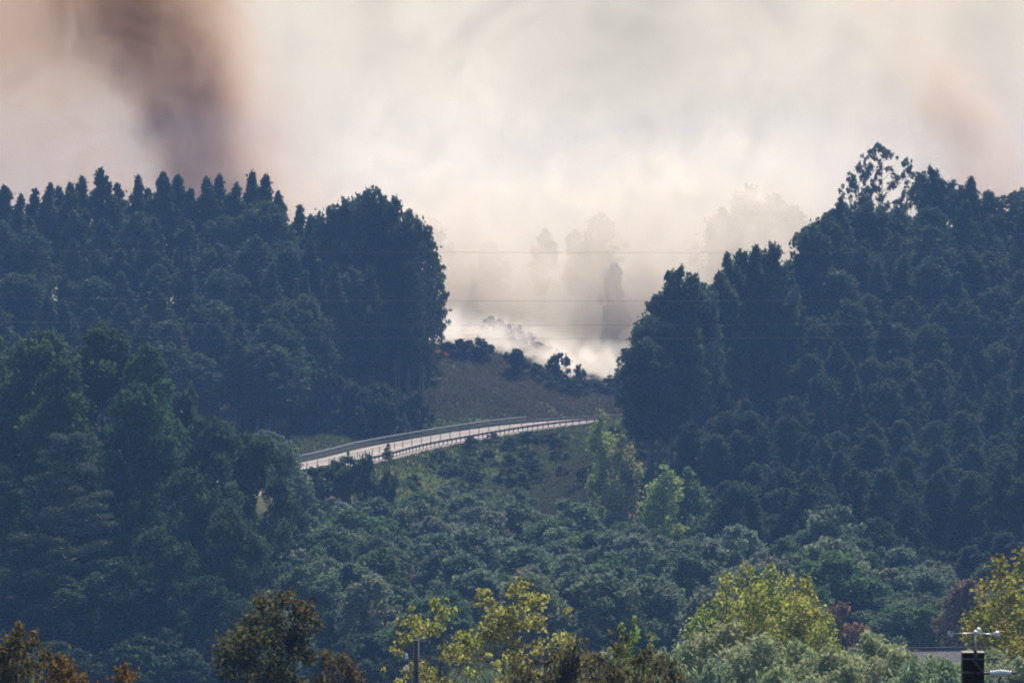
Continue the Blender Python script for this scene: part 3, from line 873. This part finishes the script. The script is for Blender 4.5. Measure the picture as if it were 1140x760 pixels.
# trees standing in the smoke behind the gap
for i, (px, py, Y, pr, wd, lb) in enumerate([(525, 312, 1062, EUP[0], 0.75, 'faint tree in the smoke just right of the left stand'), (684, 292, 1056, EUR[2], 0.62, 'faint slender tree in the smoke left of the right stand'),
                                             (458, 236, 1130, EUR[0], 1.1, 'ghostly tree behind the left stand\'s end'), (480, 242, 1140, EUR[1], 1.1, 'ghostly tree in pale blue smoke, second from the left stand'), (545, 268, 1160, EUR[2], 0.7, 'ghostly tree left of the gap\'s centre'), (606, 254, 1161, EUR[3], 0.75, 'ghostly tree in the centre of the gap'),
                                             (642, 256, 1162, EUR[4], 0.7, 'ghostly tree just right of the gap\'s centre'), (668, 236, 1150, EUR[0], 1.1, 'ghostly tree above the slender one'), (835, 205, 1075, EUR[1], 1.3, 'faint blue tree in the smoke, tallest of the group behind the right stand'),
                                             (862, 215, 1078, EUR[2], 1.3, 'faint blue tree right of the tallest in the smoke'), (885, 228, 1075, EUR[3], 1.2, 'faint blue tree nearest to the right stand\'s slope'), (808, 232, 1080, EUR[4], 1.1, 'faint blue tree left of the tallest in the smoke'), (790, 240, 1085, EUO[0], 1.0, 'leftmost faint blue tree behind the right stand')]):
    one(pr, px, py, Y, wd, jit(EU_COL), lb, 'tree', group='trees standing in the smoke')

# ------------------------------------------------------------------ foreground trees
AUT = make_tree('autumn_tree', 800, 9.5, 0.1, env_dome(2.5), 130, 0.5, 150, 0.10, M_AUTUMN, M_BARK, 0.11, 1.0, 0.1, 60, 0.2, 0.55, hollow=0.2)
AUT2 = make_tree('autumn_tree', 801, 6.5, 0.1, env_dome(1.9), 90, 0.45, 150, 0.09, M_AUTUMN, M_BARK, 0.09, 1.0, 0.1, 40, 0.2, 0.55, hollow=0.2)
YEL = [make_tree('plane_tree', 810 + i, 10.5, 0.12, env_dome(2.9), 130, 0.42, 75, 0.125, M_YELLOW, M_BARK, 0.13, 0.8, 0.1, 110, 0.2, 0.75, aspect=1.1, hollow=0.2, twig=0.008) for i in range(2)]
PLC = [make_tree('poplar_tree', 820 + i, 14, 0.08, env_col(1.45 + 0.2 * i), 90, 0.62, 150, 0.14, M_YELLOW, M_BARK, 0.13, 1.5, 0.2 * i, 30, 0.1, 0.65, aspect=1.2) for i in range(3)]
WIL = [make_tree('willow_bush', 830 + i, 8.5, 0.0, env_dome(2.6), 95, 0.65, 230, 0.10, M_LEAF, M_BARK, 0.09, 1.0, 0.1, 40, 0.2, 0.7, aspect=2.6, trunks=3, spread=1.2) for i in range(4)]
SAP = make_tree('sapling', 840, 7.5, 0.1, env_point(0.85), 46, 0.34, 110, 0.10, M_YELLOW, M_BARK, 0.06, 1.5, 0.0, 24, 0.1, 0.5)
RED = [make_tree('autumn_shrub', 850 + i, 5.0, 0.0, env_dome(1.7), 60, 0.42, 120, 0.085, M_AUTUMN, M_BARK, 0.05, 0.9, 0, 40, 0.2, 0.6, trunks=4, spread=1.0, hollow=0.2) for i in range(3)]

one(AUT, 310, 655, 200, 1.15, (0.055, 0.06, 0.018), 'dark olive and rust autumn tree at the bottom, left of the middle', 'tree', rz=0.4)
one(AUT2, 378, 725, 195, 0.8, (0.08, 0.06, 0.02), 'small rust bush at the right foot of the dark autumn tree', 'bush')
one(AUT2, 20, 694, 152, 0.95, (0.085, 0.066, 0.02), 'orange brown tree in the bottom left corner', 'tree')
one(AUT2, 62, 728, 150, 0.85, (0.12, 0.07, 0.015), 'lower orange brown tree beside the corner one', 'tree')
one(AUT2, 143, 738, 158, 0.8, (0.14, 0.09, 0.015), 'small orange tree tip at the bottom edge, between the left autumn trees', 'tree')
one(YEL[0], 488, 662, 246, 1.0, (0.30, 0.28, 0.07), 'sparse yellow leaved tree behind the left wooden pole', 'plane tree', group='yellow leaved trees', rz=0.5)
one(YEL[1], 572, 642, 252, 1.3, (0.29, 0.28, 0.075), 'larger sparse yellow tree right of the left pole, blue thicket showing through', 'plane tree', group='yellow leaved trees', rz=1.5)
for px, py, Y, wd, i in [(785, 668, 338, 0.8, 0), (806, 638, 342, 1.0, 1), (832, 628, 340, 1.0, 2), (858, 624, 345, 1.1, 0), (880, 640, 338, 1.0, 1), (905, 640, 344, 1.0, 2), (922, 680, 336, 0.8, 0)]:
    k_ = [785, 806, 832, 858, 880, 905, 922].index(px)
    one(PLC[i], px, py, Y, wd * 1.25, (0.27 + 0.06 * (i % 2), 0.32, 0.05), 'yellow green poplar of the bright clump at lower right, %s from the left' % ORD[k_], 'poplar', group='poplars of the bright clump')
for px, py, Y, wd, lb in [(1122, 618, 322, 0.9, 'yellowing poplar at the right edge, left of two'), (1148, 610, 326, 1.1, 'yellowing poplar cut by the right edge of the view'), (1112, 690, 312, 0.7, 'low yellow crown under the poplar at the right edge')]:
    one(PLC[2], px, py, Y, wd * 1.6, (0.24, 0.20, 0.02), lb, 'poplar', group='poplars at the right edge')
WC = (0.25, 0.30, 0.15)
for i, (px, py, Y, wd) in enumerate([(742, 722, 300, 0.6), (775, 705, 305, 0.9), (815, 692, 300, 1.0), (850, 708, 296, 1.0), (890, 712, 305, 1.0), (925, 718, 300, 1.0), (968, 704, 305, 1.0), (1000, 722, 298, 0.9), (1035, 730, 292, 0.9),
                                     (1072, 738, 296, 0.9), (1105, 722, 300, 1.0), (1142, 730, 295, 1.0), (790, 735, 282, 0.8), (870, 742, 280, 0.8), (945, 740, 280, 0.8), (620, 735, 300, 0.7), (680, 722, 302, 0.7), (1018, 731, 286, 0.7), (1052, 734, 284, 0.75)]):
    one(WIL[i % 4], px, py, Y, wd * 1.4, jit(WC, 0.12), 'pale willow bush at lower right, %s' % (
        ['left of the poplar clump', 'under the poplar clump\'s left edge', 'tallest below the poplars', 'below the poplars\' middle', 'below the poplars\' right half', 'at the poplars\' right foot', 'tallest between poplars and wind gauge',
         'left of the shed roof', 'in front of the shed roof', 'behind the post with the wind gauge', 'right of the wind gauge post', 'at the right edge of the view', 'low at the poplars\' left front', 'low at the poplars\' middle front', 'low in front of the tall middle willow',
         'behind the rusty shrubs, left one', 'behind the rusty shrubs, right one', 'low at the shed roof\'s left end', 'low between shed roof and gauge post'][i]), 'willow', group='willow bushes along the bottom')
for i, (px, py, Y, wd, lb) in enumerate([(585, 728, 182, 0.6, 'rusty brown shrub right of the yellow trees, leftmost of its row'), (615, 718, 184, 0.7, 'rusty brown shrub second in the row at bottom centre'), (648, 712, 180, 0.7, 'rusty brown shrub in the middle of the bottom row'),
                                         (680, 700, 184, 0.8, 'tallest rusty red shrub, left of the green saplings'), (716, 715, 180, 0.7, 'rusty shrub in front of the green saplings'), (738, 730, 184, 0.5, 'rusty shrub at the right end of the bottom row')]):
    one(RED[i % 3], px, py, Y, wd * 1.7, jit((0.075, 0.07, 0.028), 0.1), lb, 'shrub', group='rusty shrubs at bottom centre')
for i, (px, py, wd) in enumerate([(690, 688, 0.9), (707, 680, 1.0), (722, 698, 0.9)]):
    one(SAP, px, py, 215 + i, wd, (0.14, 0.20, 0.035), 'bright green sapling tip among rusty shrubs, %s of three' % ['left', 'middle and tallest', 'right'][i], 'sapling', group='green saplings at bottom centre')
one(BRD[0], 934, 670, 545, 0.75, (0.20, 0.115, 0.065), 'small orange leaved tree right of the bright poplar clump', 'tree')
one(BRD[1], 1082, 645, 560, 0.8, (0.17, 0.12, 0.085), 'reddish brown tree left of the right edge poplars', 'tree')

# ------------------------------------------------------------------ grass on the open slopes and meadow (uncountable)
def tufts(name, region, n, hgt, color, label):
    rng = np.random.default_rng(5)
    x0, x1, y0, y1 = region
    X = rng.uniform(x0, x1, n); Y = rng.uniform(y0, y1, n)
    d = np.zeros(n)
    for s in range(0, n, 4000):
        d[s:s + 4000] = np.sqrt(((X[s:s + 4000, None] - MIDA[None, :, 0]) ** 2 + (Y[s:s + 4000, None] - MIDA[None, :, 1]) ** 2).min(1))
    keep = d > ROAD_W / 2 + 0.6
    # patchiness
    pat = np.sin(X * 0.7 + 1.3 * np.sin(Y * 0.2)) + np.sin(Y * 0.33 + X * 0.2)
    keep &= pat + rng.normal(size=n) * 0.9 > -1.5
    X = X[keep]; Y = Y[keep]; n = len(X)
    Z = height(X, Y)
    a = rng.random(n) * 6.28; h = hgt * (0.4 + 0.9 * rng.random(n)); wd = h * 0.35
    lx = rng.normal(size=n) * h * 0.35; ly = rng.normal(size=n) * h * 0.35
    V = np.stack([np.stack([X - np.cos(a) * wd, Y - np.sin(a) * wd, Z - 0.05], 1), np.stack([X + np.cos(a) * wd, Y + np.sin(a) * wd, Z - 0.05], 1), np.stack([X + lx, Y + ly, Z + h], 1)], 1).reshape(-1, 3)
    F = np.arange(3 * n).reshape(n, 3)
    v = np.repeat(np.clip(rng.random(n) * 0.6 + 0.4 * (pat[keep][:n] * 0.25 + 0.5), 0, 1), 3)
    o = bpy.data.objects.new(name, mesh_np(name, V, F, M_AUTUMN_GRASS, False, {'v': v, 'h': np.repeat(rng.random(n) * 0.7, 3)}))
    o.color = (*color, 1); tag(link(o), label, name, kind='stuff')


M_AUTUMN_GRASS = leaf_mat('grass_blades', 0.4, 0.3, 0.02, hue2=(0.06, 0.045, 0.025))
tufts('grass', (-44, 26, 765, 950), 90000, 0.4, (0.055, 0.08, 0.024), 'green and dry grass on the slope below the road')
tufts('dry_grass', (-24, 26, 925, 1000), 60000, 0.5, (0.085, 0.08, 0.045), 'brown dry grass on the cut slope above the road')
tufts('meadow_grass', (-60, 30, 530, 575), 30000, 0.35, (0.12, 0.15, 0.05), 'pale green meadow strip at the bottom left')

# ------------------------------------------------------------------ power lines
for i, (pyl, pym, pyr) in enumerate([(279, 281, 281), (331, 335, 333), (358, 362, 359), (373, 377, 374)]):
    a, m_, b = at(0, pyl, 690), at(570, pym, 700), at(1140, pyr, 710)
    xs_ = np.linspace(-170, 170, 60)
    co = np.polyfit([a.x, m_.x, b.x], [a.z, m_.z, b.z], 2)
    mb = MB(); mb.tube([(x, 700 + x * 0.18, float(np.polyval(co, x))) for x in xs_], 0.013, 5)
    tag(mb.build('power_line', M_WIRE), ['topmost overhead wire, crossing the gap high above the road', 'second overhead wire from the top across the forest', 'third overhead wire from the top, just above the lowest',
                                         'lowest overhead wire across the forest and smoke'][i], 'wire', 'overhead wires crossing the valley')

# ------------------------------------------------------------------ shed roof seen over the willows
def shed():
    p = at(1047, 722, 400)
    g = gz(p.x, 400)
    r = empty('shed', (p.x, 400, g), 0.12)
    tag(r, 'low stone shed with grey roof half hidden behind willows', 'shed')
    H = p.z - g
    L, W, wh = 6.6, 4.0, H - 1.0
    mb = MB(); mb.box((0, 0, wh / 2 - 0.2), (L, W, wh + 0.4)); 
    mb.add([(-L / 2, -W / 2, wh), (-L / 2, W / 2, wh), (-L / 2, 0, H - 0.12)], [(0, 2, 1)]); mb.add([(L / 2, -W / 2, wh), (L / 2, W / 2, wh), (L / 2, 0, H - 0.12)], [(0, 1, 2)])
    mb.build('wall', M_STONE, r)
    mb = MB()
    for s in (-1, 1):
        e = W / 2 + 0.35; zl = wh - 0.17
        a, b = (0, H), (s * e, zl)
        V = [(-L / 2 - .3, a[0], a[1]), (L / 2 + .3, a[0], a[1]), (L / 2 + .3, b[0], b[1]), (-L / 2 - .3, b[0], b[1])]
        V += [(x, y, z - 0.1) for x, y, z in V]
        mb.add(V, [(0, 1, 2, 3), (7, 6, 5, 4), (0, 4, 5, 1), (1, 5, 6, 2), (2, 6, 7, 3), (3, 7, 4, 0)])
    mb.build('roof', M_ROOF, r)
    mb = MB(); mb.tube([(-L / 2 - .32, 0, H + .03), (L / 2 + .32, 0, H + .03)], 0.11, 6); mb.build('ridge_cap', M_ROOF, r)
    mb = MB(); mb.box((0.4, -W / 2 - 0.03, 0.95), (0.9, 0.08, 1.9)); mb.build('door', M_WOOD, r)
    mb = MB(); mb.box((-1.9, -W / 2 - 0.03, 1.5), (0.7, 0.06, 0.6)); mb.build('window', M_DARK, r)


shed()

# ------------------------------------------------------------------ left wooden pole with insulators
def pole():
    p = at(463.5, 712, 232)
    g = gz(p.x, 232)
    h = p.z - g
    r = empty('utility_pole', (p.x, 232, g)); tag(r, 'dark wooden pole with short cross arms in front of the yellow tree', 'pole')
    mb = MB(); mb.tube([(0, 0, -0.5), (0, 0, h * .5), (0, 0, h)], [0.15, 0.13, 0.115], 10); mb.build('pole_shaft', M_WOOD, r, True)
    S = K * 232
    for dz, x0, x1 in ((23 * S, -11 * S, 8 * S), (36 * S, -11 * S, 4 * S)):
        mb = MB(); mb.box(((x0 + x1) / 2, -0.14, h - dz), (x1 - x0, 0.05, 0.05)); a = mb.build('cross_arm', M_RUST, r)
        mb = MB(); x = -11 * S; z = h - dz
        mb.tube([(x, -0.14, z), (x, -0.14, z + .08), (x, -0.14, z + .08), (x, -.14, z + .14), (x, -.14, z + .15), (x, -.14, z + .22), (x, -.14, z + .30)], [0.02, 0.02, 0.075, 0.075, 0.05, 0.065, 0.03], 10)
        mb.build('insulator', M_WHITE, a, True)


pole()


# ------------------------------------------------------------------ post, cup anemometer and shielded sensor at lower right
def weather_post():
    Y = 45.0
    S = K * Y
    top = at(1083, 726, Y); g = gz(top.x, Y)
    h = top.z - g
    r = empty('post', (top.x, Y, g)); tag(r, 'thick dark square wooden post at the lower right carrying instruments', 'post')
    mb = MB(); mb.box((0, 0, h / 2 - 0.2), (24 * S, 0.15, h + 0.4), 0.0); mb.build('post_shaft', M_POST, r)
    mb = MB(); mb.box((0, 0, h + 0.003), (25 * S, 0.158, 0.008)); mb.build('cap_plate', M_RUST, r)

    for dz in (0.045, 0.15):
        mb = MB(); mb.box((0, 0, h - dz), (24.6 * S, 0.156, 0.014)); mb.build('strap', M_STEEL, r)
    mb = MB(); mb.tube([(0.03, -0.082, h - 0.0), (0.035, -0.09, h - 0.08), (0.028, -0.084, h - 0.2), (0.033, -0.084, h - 0.6)], 0.004, 6); mb.build('cable', M_DARK, r, True)
    a = empty('cup_anemometer', (top.x + 1.5 * S, Y - 0.11, top.z)); tag(a, 'three cup wind gauge on a thin mast, clamped to the dark post', 'wind gauge')
    zt = 23 * S
    mb = MB(); mb.tube([(0, 0, -0.16), (0, 0, 4 * S)], 0.014, 8); mb.build('bracket_tube', M_DARK, a, True)
    mb = MB(); mb.tube([(0, 0, 4 * S), (0, 0, zt)], 0.0075, 10); mb.build('mast', M_ALU, a, True)
    mb = MB(); mb.tube([(0, 0, zt - 0.012), (0, 0, zt - 0.006), (0, 0, zt + 0.012), (0, 0, zt + 0.022)], [0.01, 0.018, 0.018, 0.006], 12); mb.build('hub', M_ALU, a, True)
    for k, ang in enumerate((math.radians(200), math.radians(80), math.radians(-40))):
        L = 29.5 * S
        dx, dy = math.cos(ang), math.sin(ang)
        mb = MB(); mb.tube([(0, 0, zt), (dx * L * .85, dy * L * .85, zt)], 0.004, 8); arm = mb.build('arm', M_ALU, a, True)
        # hemispherical cup, opening at right angles to the arm
        cx, cy = dx * L, dy * L
        o_ = Vector((-dy, dx, 0)); up = Vector((0, 0, 1)); s_ = Vector((dx, dy, 0)); R_ = 0.027
        V = []; F = []; nn, mm = 14, 6
        for shell in (0, 1):
            rr = R_ - 0.002 * shell
            for j in range(mm + 1):
                th = math.pi / 2 * j / mm
                for q in range(nn):
                    ph = 2 * math.pi * q / nn
                    v = o_ * (-math.cos(th) * rr) * 1.15 + (up * math.sin(ph) + s_ * math.cos(ph)) * (math.sin(th) * rr)
                    V.append((cx + v.x, cy + v.y, zt + v.z))
            b = shell * (mm + 1) * nn
            for j in range(mm):
                for q in range(nn):
                    q2 = (q + 1) % nn
                    f = (b + j * nn + q, b + j * nn + q2, b + (j + 1) * nn + q2, b + (j + 1) * nn + q)
                    F.append(f if shell == 0 else f[::-1])
        me = bpy.data.meshes.new('cup'); me.from_pydata(V, [], F); me.update(); me.materials.append(M_WHITE)
        me.polygons.foreach_set('use_smooth', np.ones(len(me.polygons), dtype=bool))
        link(bpy.data.objects.new('cup', me), arm)

    # sensor with ribbed white shield on a dark boom to the right
    zz = at(0, 748, Y).z
    x0 = at(1083, 0, Y).x
    s = empty('shielded_sensor', (x0, Y - 0.12, zz)); tag(s, 'white ribbed sensor housing on a dark boom right of the post', 'sensor')
    mb = MB(); mb.tube([(-2 * S, 0, 0), (20 * S, 0, 0.002)], 0.010, 8); mb.tube([(44 * S, 0, 0.006), (48 * S, 0, 0.006)], 0.009, 8); mb.build('boom', M_DARK, s, True)
    mb = MB(); mb.tube([(1 * S, 0, 14 * S), (13 * S, 0, 1.5 * S)], 0.005, 6); mb.build('brace', M_STEEL, s, True)
    mb = MB(); pts = []; rad = []
    for j in range(9):
        x = (19 + j * 2.8) * S; R_ = 0.030 * (1 - abs(j - 4) / 11)
        pts += [(x, 0, 0.004), (x + 0.6 * S, 0, 0.004), (x + 1.8 * S, 0, 0.004), (x + 2.4 * S, 0, 0.004)]; rad += [R_ * 0.72, R_, R_, R_ * 0.72]
    mb.tube(pts, rad, 16); mb.build('ribbed_shield', M_WHITE, s, True)
    for j, (x, l) in enumerate(((25, 9), (31, 12), (36, 8))):
        mb = MB(); mb.tube([(x * S, -0.01, -0.02), ((x - 1.5) * S, -0.012, -0.02 - l * S * .5), ((x + 1) * S, -0.01, -0.02 - l * S * .8)], [0.007, 0.006, 0.009], 6)
        mb.build('sensor_prong', M_WHITE if j != 1 else M_DARK, s, True)


weather_post()

# ------------------------------------------------------------------ flames
def flames():
    m, nt, out = new_mat('flame')
    e = nt.nodes.new('ShaderNodeEmission'); e.inputs[1].default_value = 0.15
    nt.links.new(ramp(nt, [(0.3, (0.9, 0.12, 0.03)), (0.7, (1.0, 0.35, 0.10))], noise(nt, 1.5)), e.inputs[0])
    nt.links.new(e.outputs[0], out.inputs[0])
    for i, (px, py, s, lb) in enumerate([(478, 391, 0.55, 'small orange flames at the left end of the smoking ridge'), (487, 389, 0.7, 'largest low orange flames between dark bushes on the ridge'), (497, 392, 0.45, 'faint flames right of the largest on the ridge')]):
        p = at(px, py, 968); g = gz(p.x, 968)
        mb = MB()
        for k in range(7):
            x = (k - 3) * 0.22 * s + random.uniform(-.08, .08); hh = s * random.uniform(0.5, 1.2)
            mb.tube([(x, random.uniform(-.2, .2), -0.1), (x + .06, 0, hh * .4), (x - .05, 0, hh * .75), (x + .05, 0, hh)], [0.12 * s, 0.14 * s, 0.07 * s, 0.005], 6)
        o = mb.build('flame', m, None, True, (p.x, 968, max(g, p.z - 0.4))); tag(o, lb, 'fire', 'flames on the ridge')


flames()


# ------------------------------------------------------------------ smoke (voxel volumes made with geometry nodes)
class E:
    """tiny expression builder for math nodes"""
    def __init__(s, nt, sock): s.nt = nt; s.s = sock
    def _m(s, op, *a, clamp=False):
        n = s.nt.nodes.new('ShaderNodeMath'); n.operation = op; n.use_clamp = clamp
        for i, x in enumerate((s,) + a):
            if isinstance(x, E): s.nt.links.new(x.s, n.inputs[i])
            else: n.inputs[i].default_value = x
        return E(s.nt, n.outputs[0])
    def __add__(s, o): return s._m('ADD', o)
    def __sub__(s, o): return s._m('SUBTRACT', o)
    def __mul__(s, o): return s._m('MULTIPLY', o)
    def __truediv__(s, o): return s._m('DIVIDE', o)
    def mx(s, o): return s._m('MAXIMUM', o)
    def mn(s, o): return s._m('MINIMUM', o)
    def pw(s, o): return s._m('POWER', o)
    def abs(s): return s._m('ABSOLUTE')
    def rs(s, a, b, c=0.0, d=1.0):
        n = s.nt.nodes.new('ShaderNodeMapRange'); n.interpolation_type = 'SMOOTHSTEP'
        n.inputs['From Min'].default_value = a; n.inputs['From Max'].default_value = b
        n.inputs['To Min'].default_value = c; n.inputs['To Max'].default_value = d
        s.nt.links.new(s.s, n.inputs['Value'])
        return E(s.nt, n.outputs[0])


def smoke(name, lo, hi, res, field, colour, dens, label, aniso=0.4, absorb=(0, 0, 0)):
    """lo, hi: domain corners in metres; field(x, y, z, nz) -> density expression"""
    ng = bpy.data.node_groups.new(name, 'GeometryNodeTree')
    ng.interface.new_socket('Geometry', in_out='OUTPUT', socket_type='NodeSocketGeometry')
    go = ng.nodes.new('NodeGroupOutput')
    pos = ng.nodes.new('GeometryNodeInputPosition')
    sep = ng.nodes.new('ShaderNodeSeparateXYZ'); ng.links.new(pos.outputs[0], sep.inputs[0])
    def nz(scale, detail=4.0, rough=0.55, stretch=(1, 1, 1), dist=0.0):
        mp = ng.nodes.new('ShaderNodeVectorMath'); mp.operation = 'MULTIPLY'; ng.links.new(pos.outputs[0], mp.inputs[0]); mp.inputs[1].default_value = stretch
        n = ng.nodes.new('ShaderNodeTexNoise'); n.inputs['Scale'].default_value = scale; n.inputs['Detail'].default_value = detail; n.inputs['Roughness'].default_value = rough
        n.inputs['Distortion'].default_value = dist
        ng.links.new(mp.outputs[0], n.inputs['Vector'])
        return E(ng, n.outputs['Fac'])
    x, y, z = (E(ng, o) for o in sep.outputs)
    f = field(x, y, z, nz)
    # fade to nothing at the domain faces
    for a, l, h in ((x, lo[0], hi[0]), (y, lo[1], hi[1]), (z, lo[2], hi[2])):
        pad = (h - l) * 0.06
        f = f * a.rs(l, l + pad) * a.rs(h, h - pad)
    f = f.mx(0.0)
    vc = ng.nodes.new('GeometryNodeVolumeCube')
    ng.links.new(f.s, vc.inputs['Density'])
    vc.inputs['Min'].default_value = lo; vc.inputs['Max'].default_value = hi
    for k, r_ in zip(('Resolution X', 'Resolution Y', 'Resolution Z'), res): vc.inputs[k].default_value = r_
    m, nt, out = new_mat(name + '_smoke')
    pv = nt.nodes.new('ShaderNodeVolumePrincipled')
    pv.inputs['Color'].default_value = (*colour, 1); pv.inputs['Density'].default_value = dens; pv.inputs['Anisotropy'].default_value = aniso
    pv.inputs['Absorption Color'].default_value = (*absorb, 1)
    nt.links.new(pv.outputs[0], out.inputs['Volume'])
    sm = ng.nodes.new('GeometryNodeSetMaterial'); sm.inputs['Material'].default_value = m
    ng.links.new(vc.outputs[0], sm.inputs[0]); ng.links.new(sm.outputs[0], go.inputs[0])
    me = bpy.data.meshes.new(name); me.materials.append(m)
    o = bpy.data.objects.new(name, me)
    md = o.modifiers.new('smoke', 'NODES'); md.node_group = ng
    tag(link(o), label, 'smoke', kind='stuff')
    return o


def X_(px, Y): return (px - 570) * K * Y
def Z_(py, Y): return ZC + (190 - py) * K * Y


# dark plume rising behind the left stand
def f_plume(x, y, z, nz):
    Y = 1090.0
    n1 = nz(0.045, 6, 0.6, (1, 1, 1), 0.6); n2 = nz(0.11, 6, 0.68, (1, 1, 1), 1.2)
    bil = (nz(0.075, 5, 0.6, (1, 1, 1), 1.0) * 2.0 - 1.0).abs().rs(0.0, 0.42, 0.6, 1.15)      # billowing lobes
    zz = (z - Z_(230, Y)) / (Z_(0, Y) - Z_(230, Y))          # 0 at trees, 1 at the top of the view
    cx = zz * (X_(170, Y) - X_(256, Y)) + X_(256, Y)
    half = zz * 7.0 + 8.5
    w_ = (n1 - 0.5) * 22.0 + (n2 - 0.5) * 14.0
    d = (x - cx + w_).abs() / half
    core = d.rs(1.45, 0.35)
    yy = ((y - Y).abs() / 11.0).rs(1.0, 0.2)
    # brown body reaching off to the left, thinner veil to the right of the column
    left = (x + w_).rs(X_(260, Y), X_(90, Y), 0, 1) * n1.rs(0.25, 0.65, 0.6, 1.0) * (zz + (n2 - 0.5) * 0.8).rs(0.0, 0.95, 0.32, 0.95)
    right = (x + w_ + (z - Z_(150, Y)) * 0.35).rs(X_(385, Y), X_(300, Y)) * n2.rs(0.25, 0.75, 0.35, 0.8) * zz.rs(1.15, 0.3, 0.35, 1.0)
    return ((core * 0.95) + (left * 0.62).mx(right * 0.40)) * bil * yy


smoke('smoke_plume', (X_(-90, 1090), 1078, ZC - 24), (X_(460, 1090), 1102, Z_(-60, 1090)), (250, 26, 165), f_plume, (0.62, 0.46, 0.365), 0.28,
      'dark brown smoke plume rising behind the left forest skyline')


# brown puff trailing up and left from behind the right hill
def f_puff(x, y, z, nz):
    Y = 1090.0
    n1 = nz(0.06, 6, 0.62, (1, 1, 0.8), 0.8); n2 = nz(0.14, 5, 0.65)
    w_ = (n1 - 0.5) * 24.0 + (n2 - 0.5) * 10.0
    d = (x - X_(1090, Y) + (z - Z_(175, Y)) * 0.62 + w_).abs() / 8.0
    f = d.rs(1.4, 0.0) * z.rs(Z_(20, Y), Z_(150, Y), 0.12, 1.0)
    broad = (x + w_).rs(X_(880, Y), X_(1040, Y)) * n1.rs(0.3, 0.7, 0.0, 0.5)
    return (f + broad * 0.5) * ((y - Y).abs() / 11.0).rs(1.0, 0.2) * nz(0.1, 6, 0.65, (1, 1, 0.8), 1.0).rs(0.3, 0.7, 0.5, 1.5)


smoke('smoke_puff', (X_(800, 1090), 1078, ZC - 18), (X_(1220, 1090), 1102, Z_(-60, 1090)), (170, 28, 120), f_puff, (0.66, 0.53, 0.45), 0.10,
      'brownish smoke puff trailing up behind the right hill')


# pale smoke spread over the whole sky behind both hills
def f_veil(x, y, z, nz):
    n1 = nz(0.026, 6, 0.6, (1, 1, 1), 1.0)
    b_ = (nz(0.05, 5, 0.62, (1, 1, 1), 1.0) * 2.0 - 1.0).abs().rs(0.0, 0.45, 0.7, 1.1)
    return n1.rs(0.3, 0.7, 0.75, 1.05) * b_


smoke('smoke_veil', (X_(-500, 1200), 1165, ZC - 34), (X_(1640, 1200), 1192, Z_(-170, 1200)), (340, 12, 110), f_veil, (0.992, 0.972, 0.945), 0.16,
      'pale smoke spread across the whole sky behind both hills', 0.5)


# white bank filling the gap
def f_bank(x, y, z, nz):
    Y = 1050.0
    n1 = nz(0.07, 6, 0.64, (1, 1, 1), 1.0); n2 = nz(0.03, 4)
    bil = (nz(0.09, 5, 0.62, (1, 1, 1), 1.2) * 2.0 - 1.0).abs().rs(0.0, 0.4, 0.35, 1.35)
    w_ = (n2 - 0.5) * 34.0
    top = (z + w_ * 0.6).rs(Z_(90, Y), Z_(300, Y), 0.10, 1.0) * (z + w_).rs(Z_(20, Y), Z_(110, Y))
    side = (x + w_).rs(X_(250, Y), X_(520, Y), 0.05, 1) * (x + w_).rs(X_(1120, Y), X_(800, Y), 0.1, 1)
    base = (y - 1032.0).rs(0, 8)
    low = z.rs(Z_(250, Y), Z_(380, Y), 0.0, 0.6)
    return (top * side * n1.rs(0.35, 0.65, 0.3, 1.2) * bil + low * n1.rs(0.35, 0.6, 0.2, 1.0)) * base


smoke('smoke_bank', (X_(120, 1050), 1030, ZC - 44), (X_(1240, 1050), 1072, Z_(0, 1060)), (260, 30, 110), f_bank, (0.915, 0.845, 0.75), 0.12,
      'white and peach smoke bank filling the gap between the two hills')


# dense low smoke hugging the burning ridge
def f_low(x, y, z, nz):
    Y = 1005.0
    n1 = nz(0.22, 5, 0.6, (1, 1, 1.0), 1.0); n2 = nz(0.08, 3)
    ridge = (x - X_(470, Y)) * -0.21 + Z_(392, Y)           # line dropping to the right along the ridge
    hgt = z - ridge + (n2 - 0.5) * 7.0
    body = hgt.rs(10.5, 1.0) * hgt.rs(-9.0, -5.0)
    return body * n1.rs(0.43, 0.60, 0.0, 1.0) * x.rs(X_(455, Y), X_(475, Y))


smoke('ground_smoke', (X_(440, 1005), 990, ZC - 44), (X_(740, 1005), 1010, ZC - 18), (120, 36, 62), f_low, (0.93, 0.865, 0.79), 0.30,
      'dense white smoke rolling along the burning ridge')

# ------------------------------------------------------------------ haze
mt, nt, out = new_mat('haze_air')
pv = nt.nodes.new('ShaderNodeVolumePrincipled')
pv.inputs['Color'].default_value = (0.22, 0.42, 0.88, 1)
pv.inputs['Density'].default_value = 0.00013
pv.inputs['Anisotropy'].default_value = 0.2
nt.links.new(pv.outputs[0], out.inputs['Volume'])
mb = MB(); zlo, zhi = ZC - 60, ZC + 9
mb.box((0, 2900, (zlo + zhi) / 2), (10400, 6400, zhi - zlo))
tag(mb.build('haze', mt), 'blue smoky haze filling the valley air', 'haze', kind='stuff')
print('trees', NPL[0], 'thicket', cnt, 'tris', sum(len(m.polygons) * 2 for m in bpy.data.meshes))
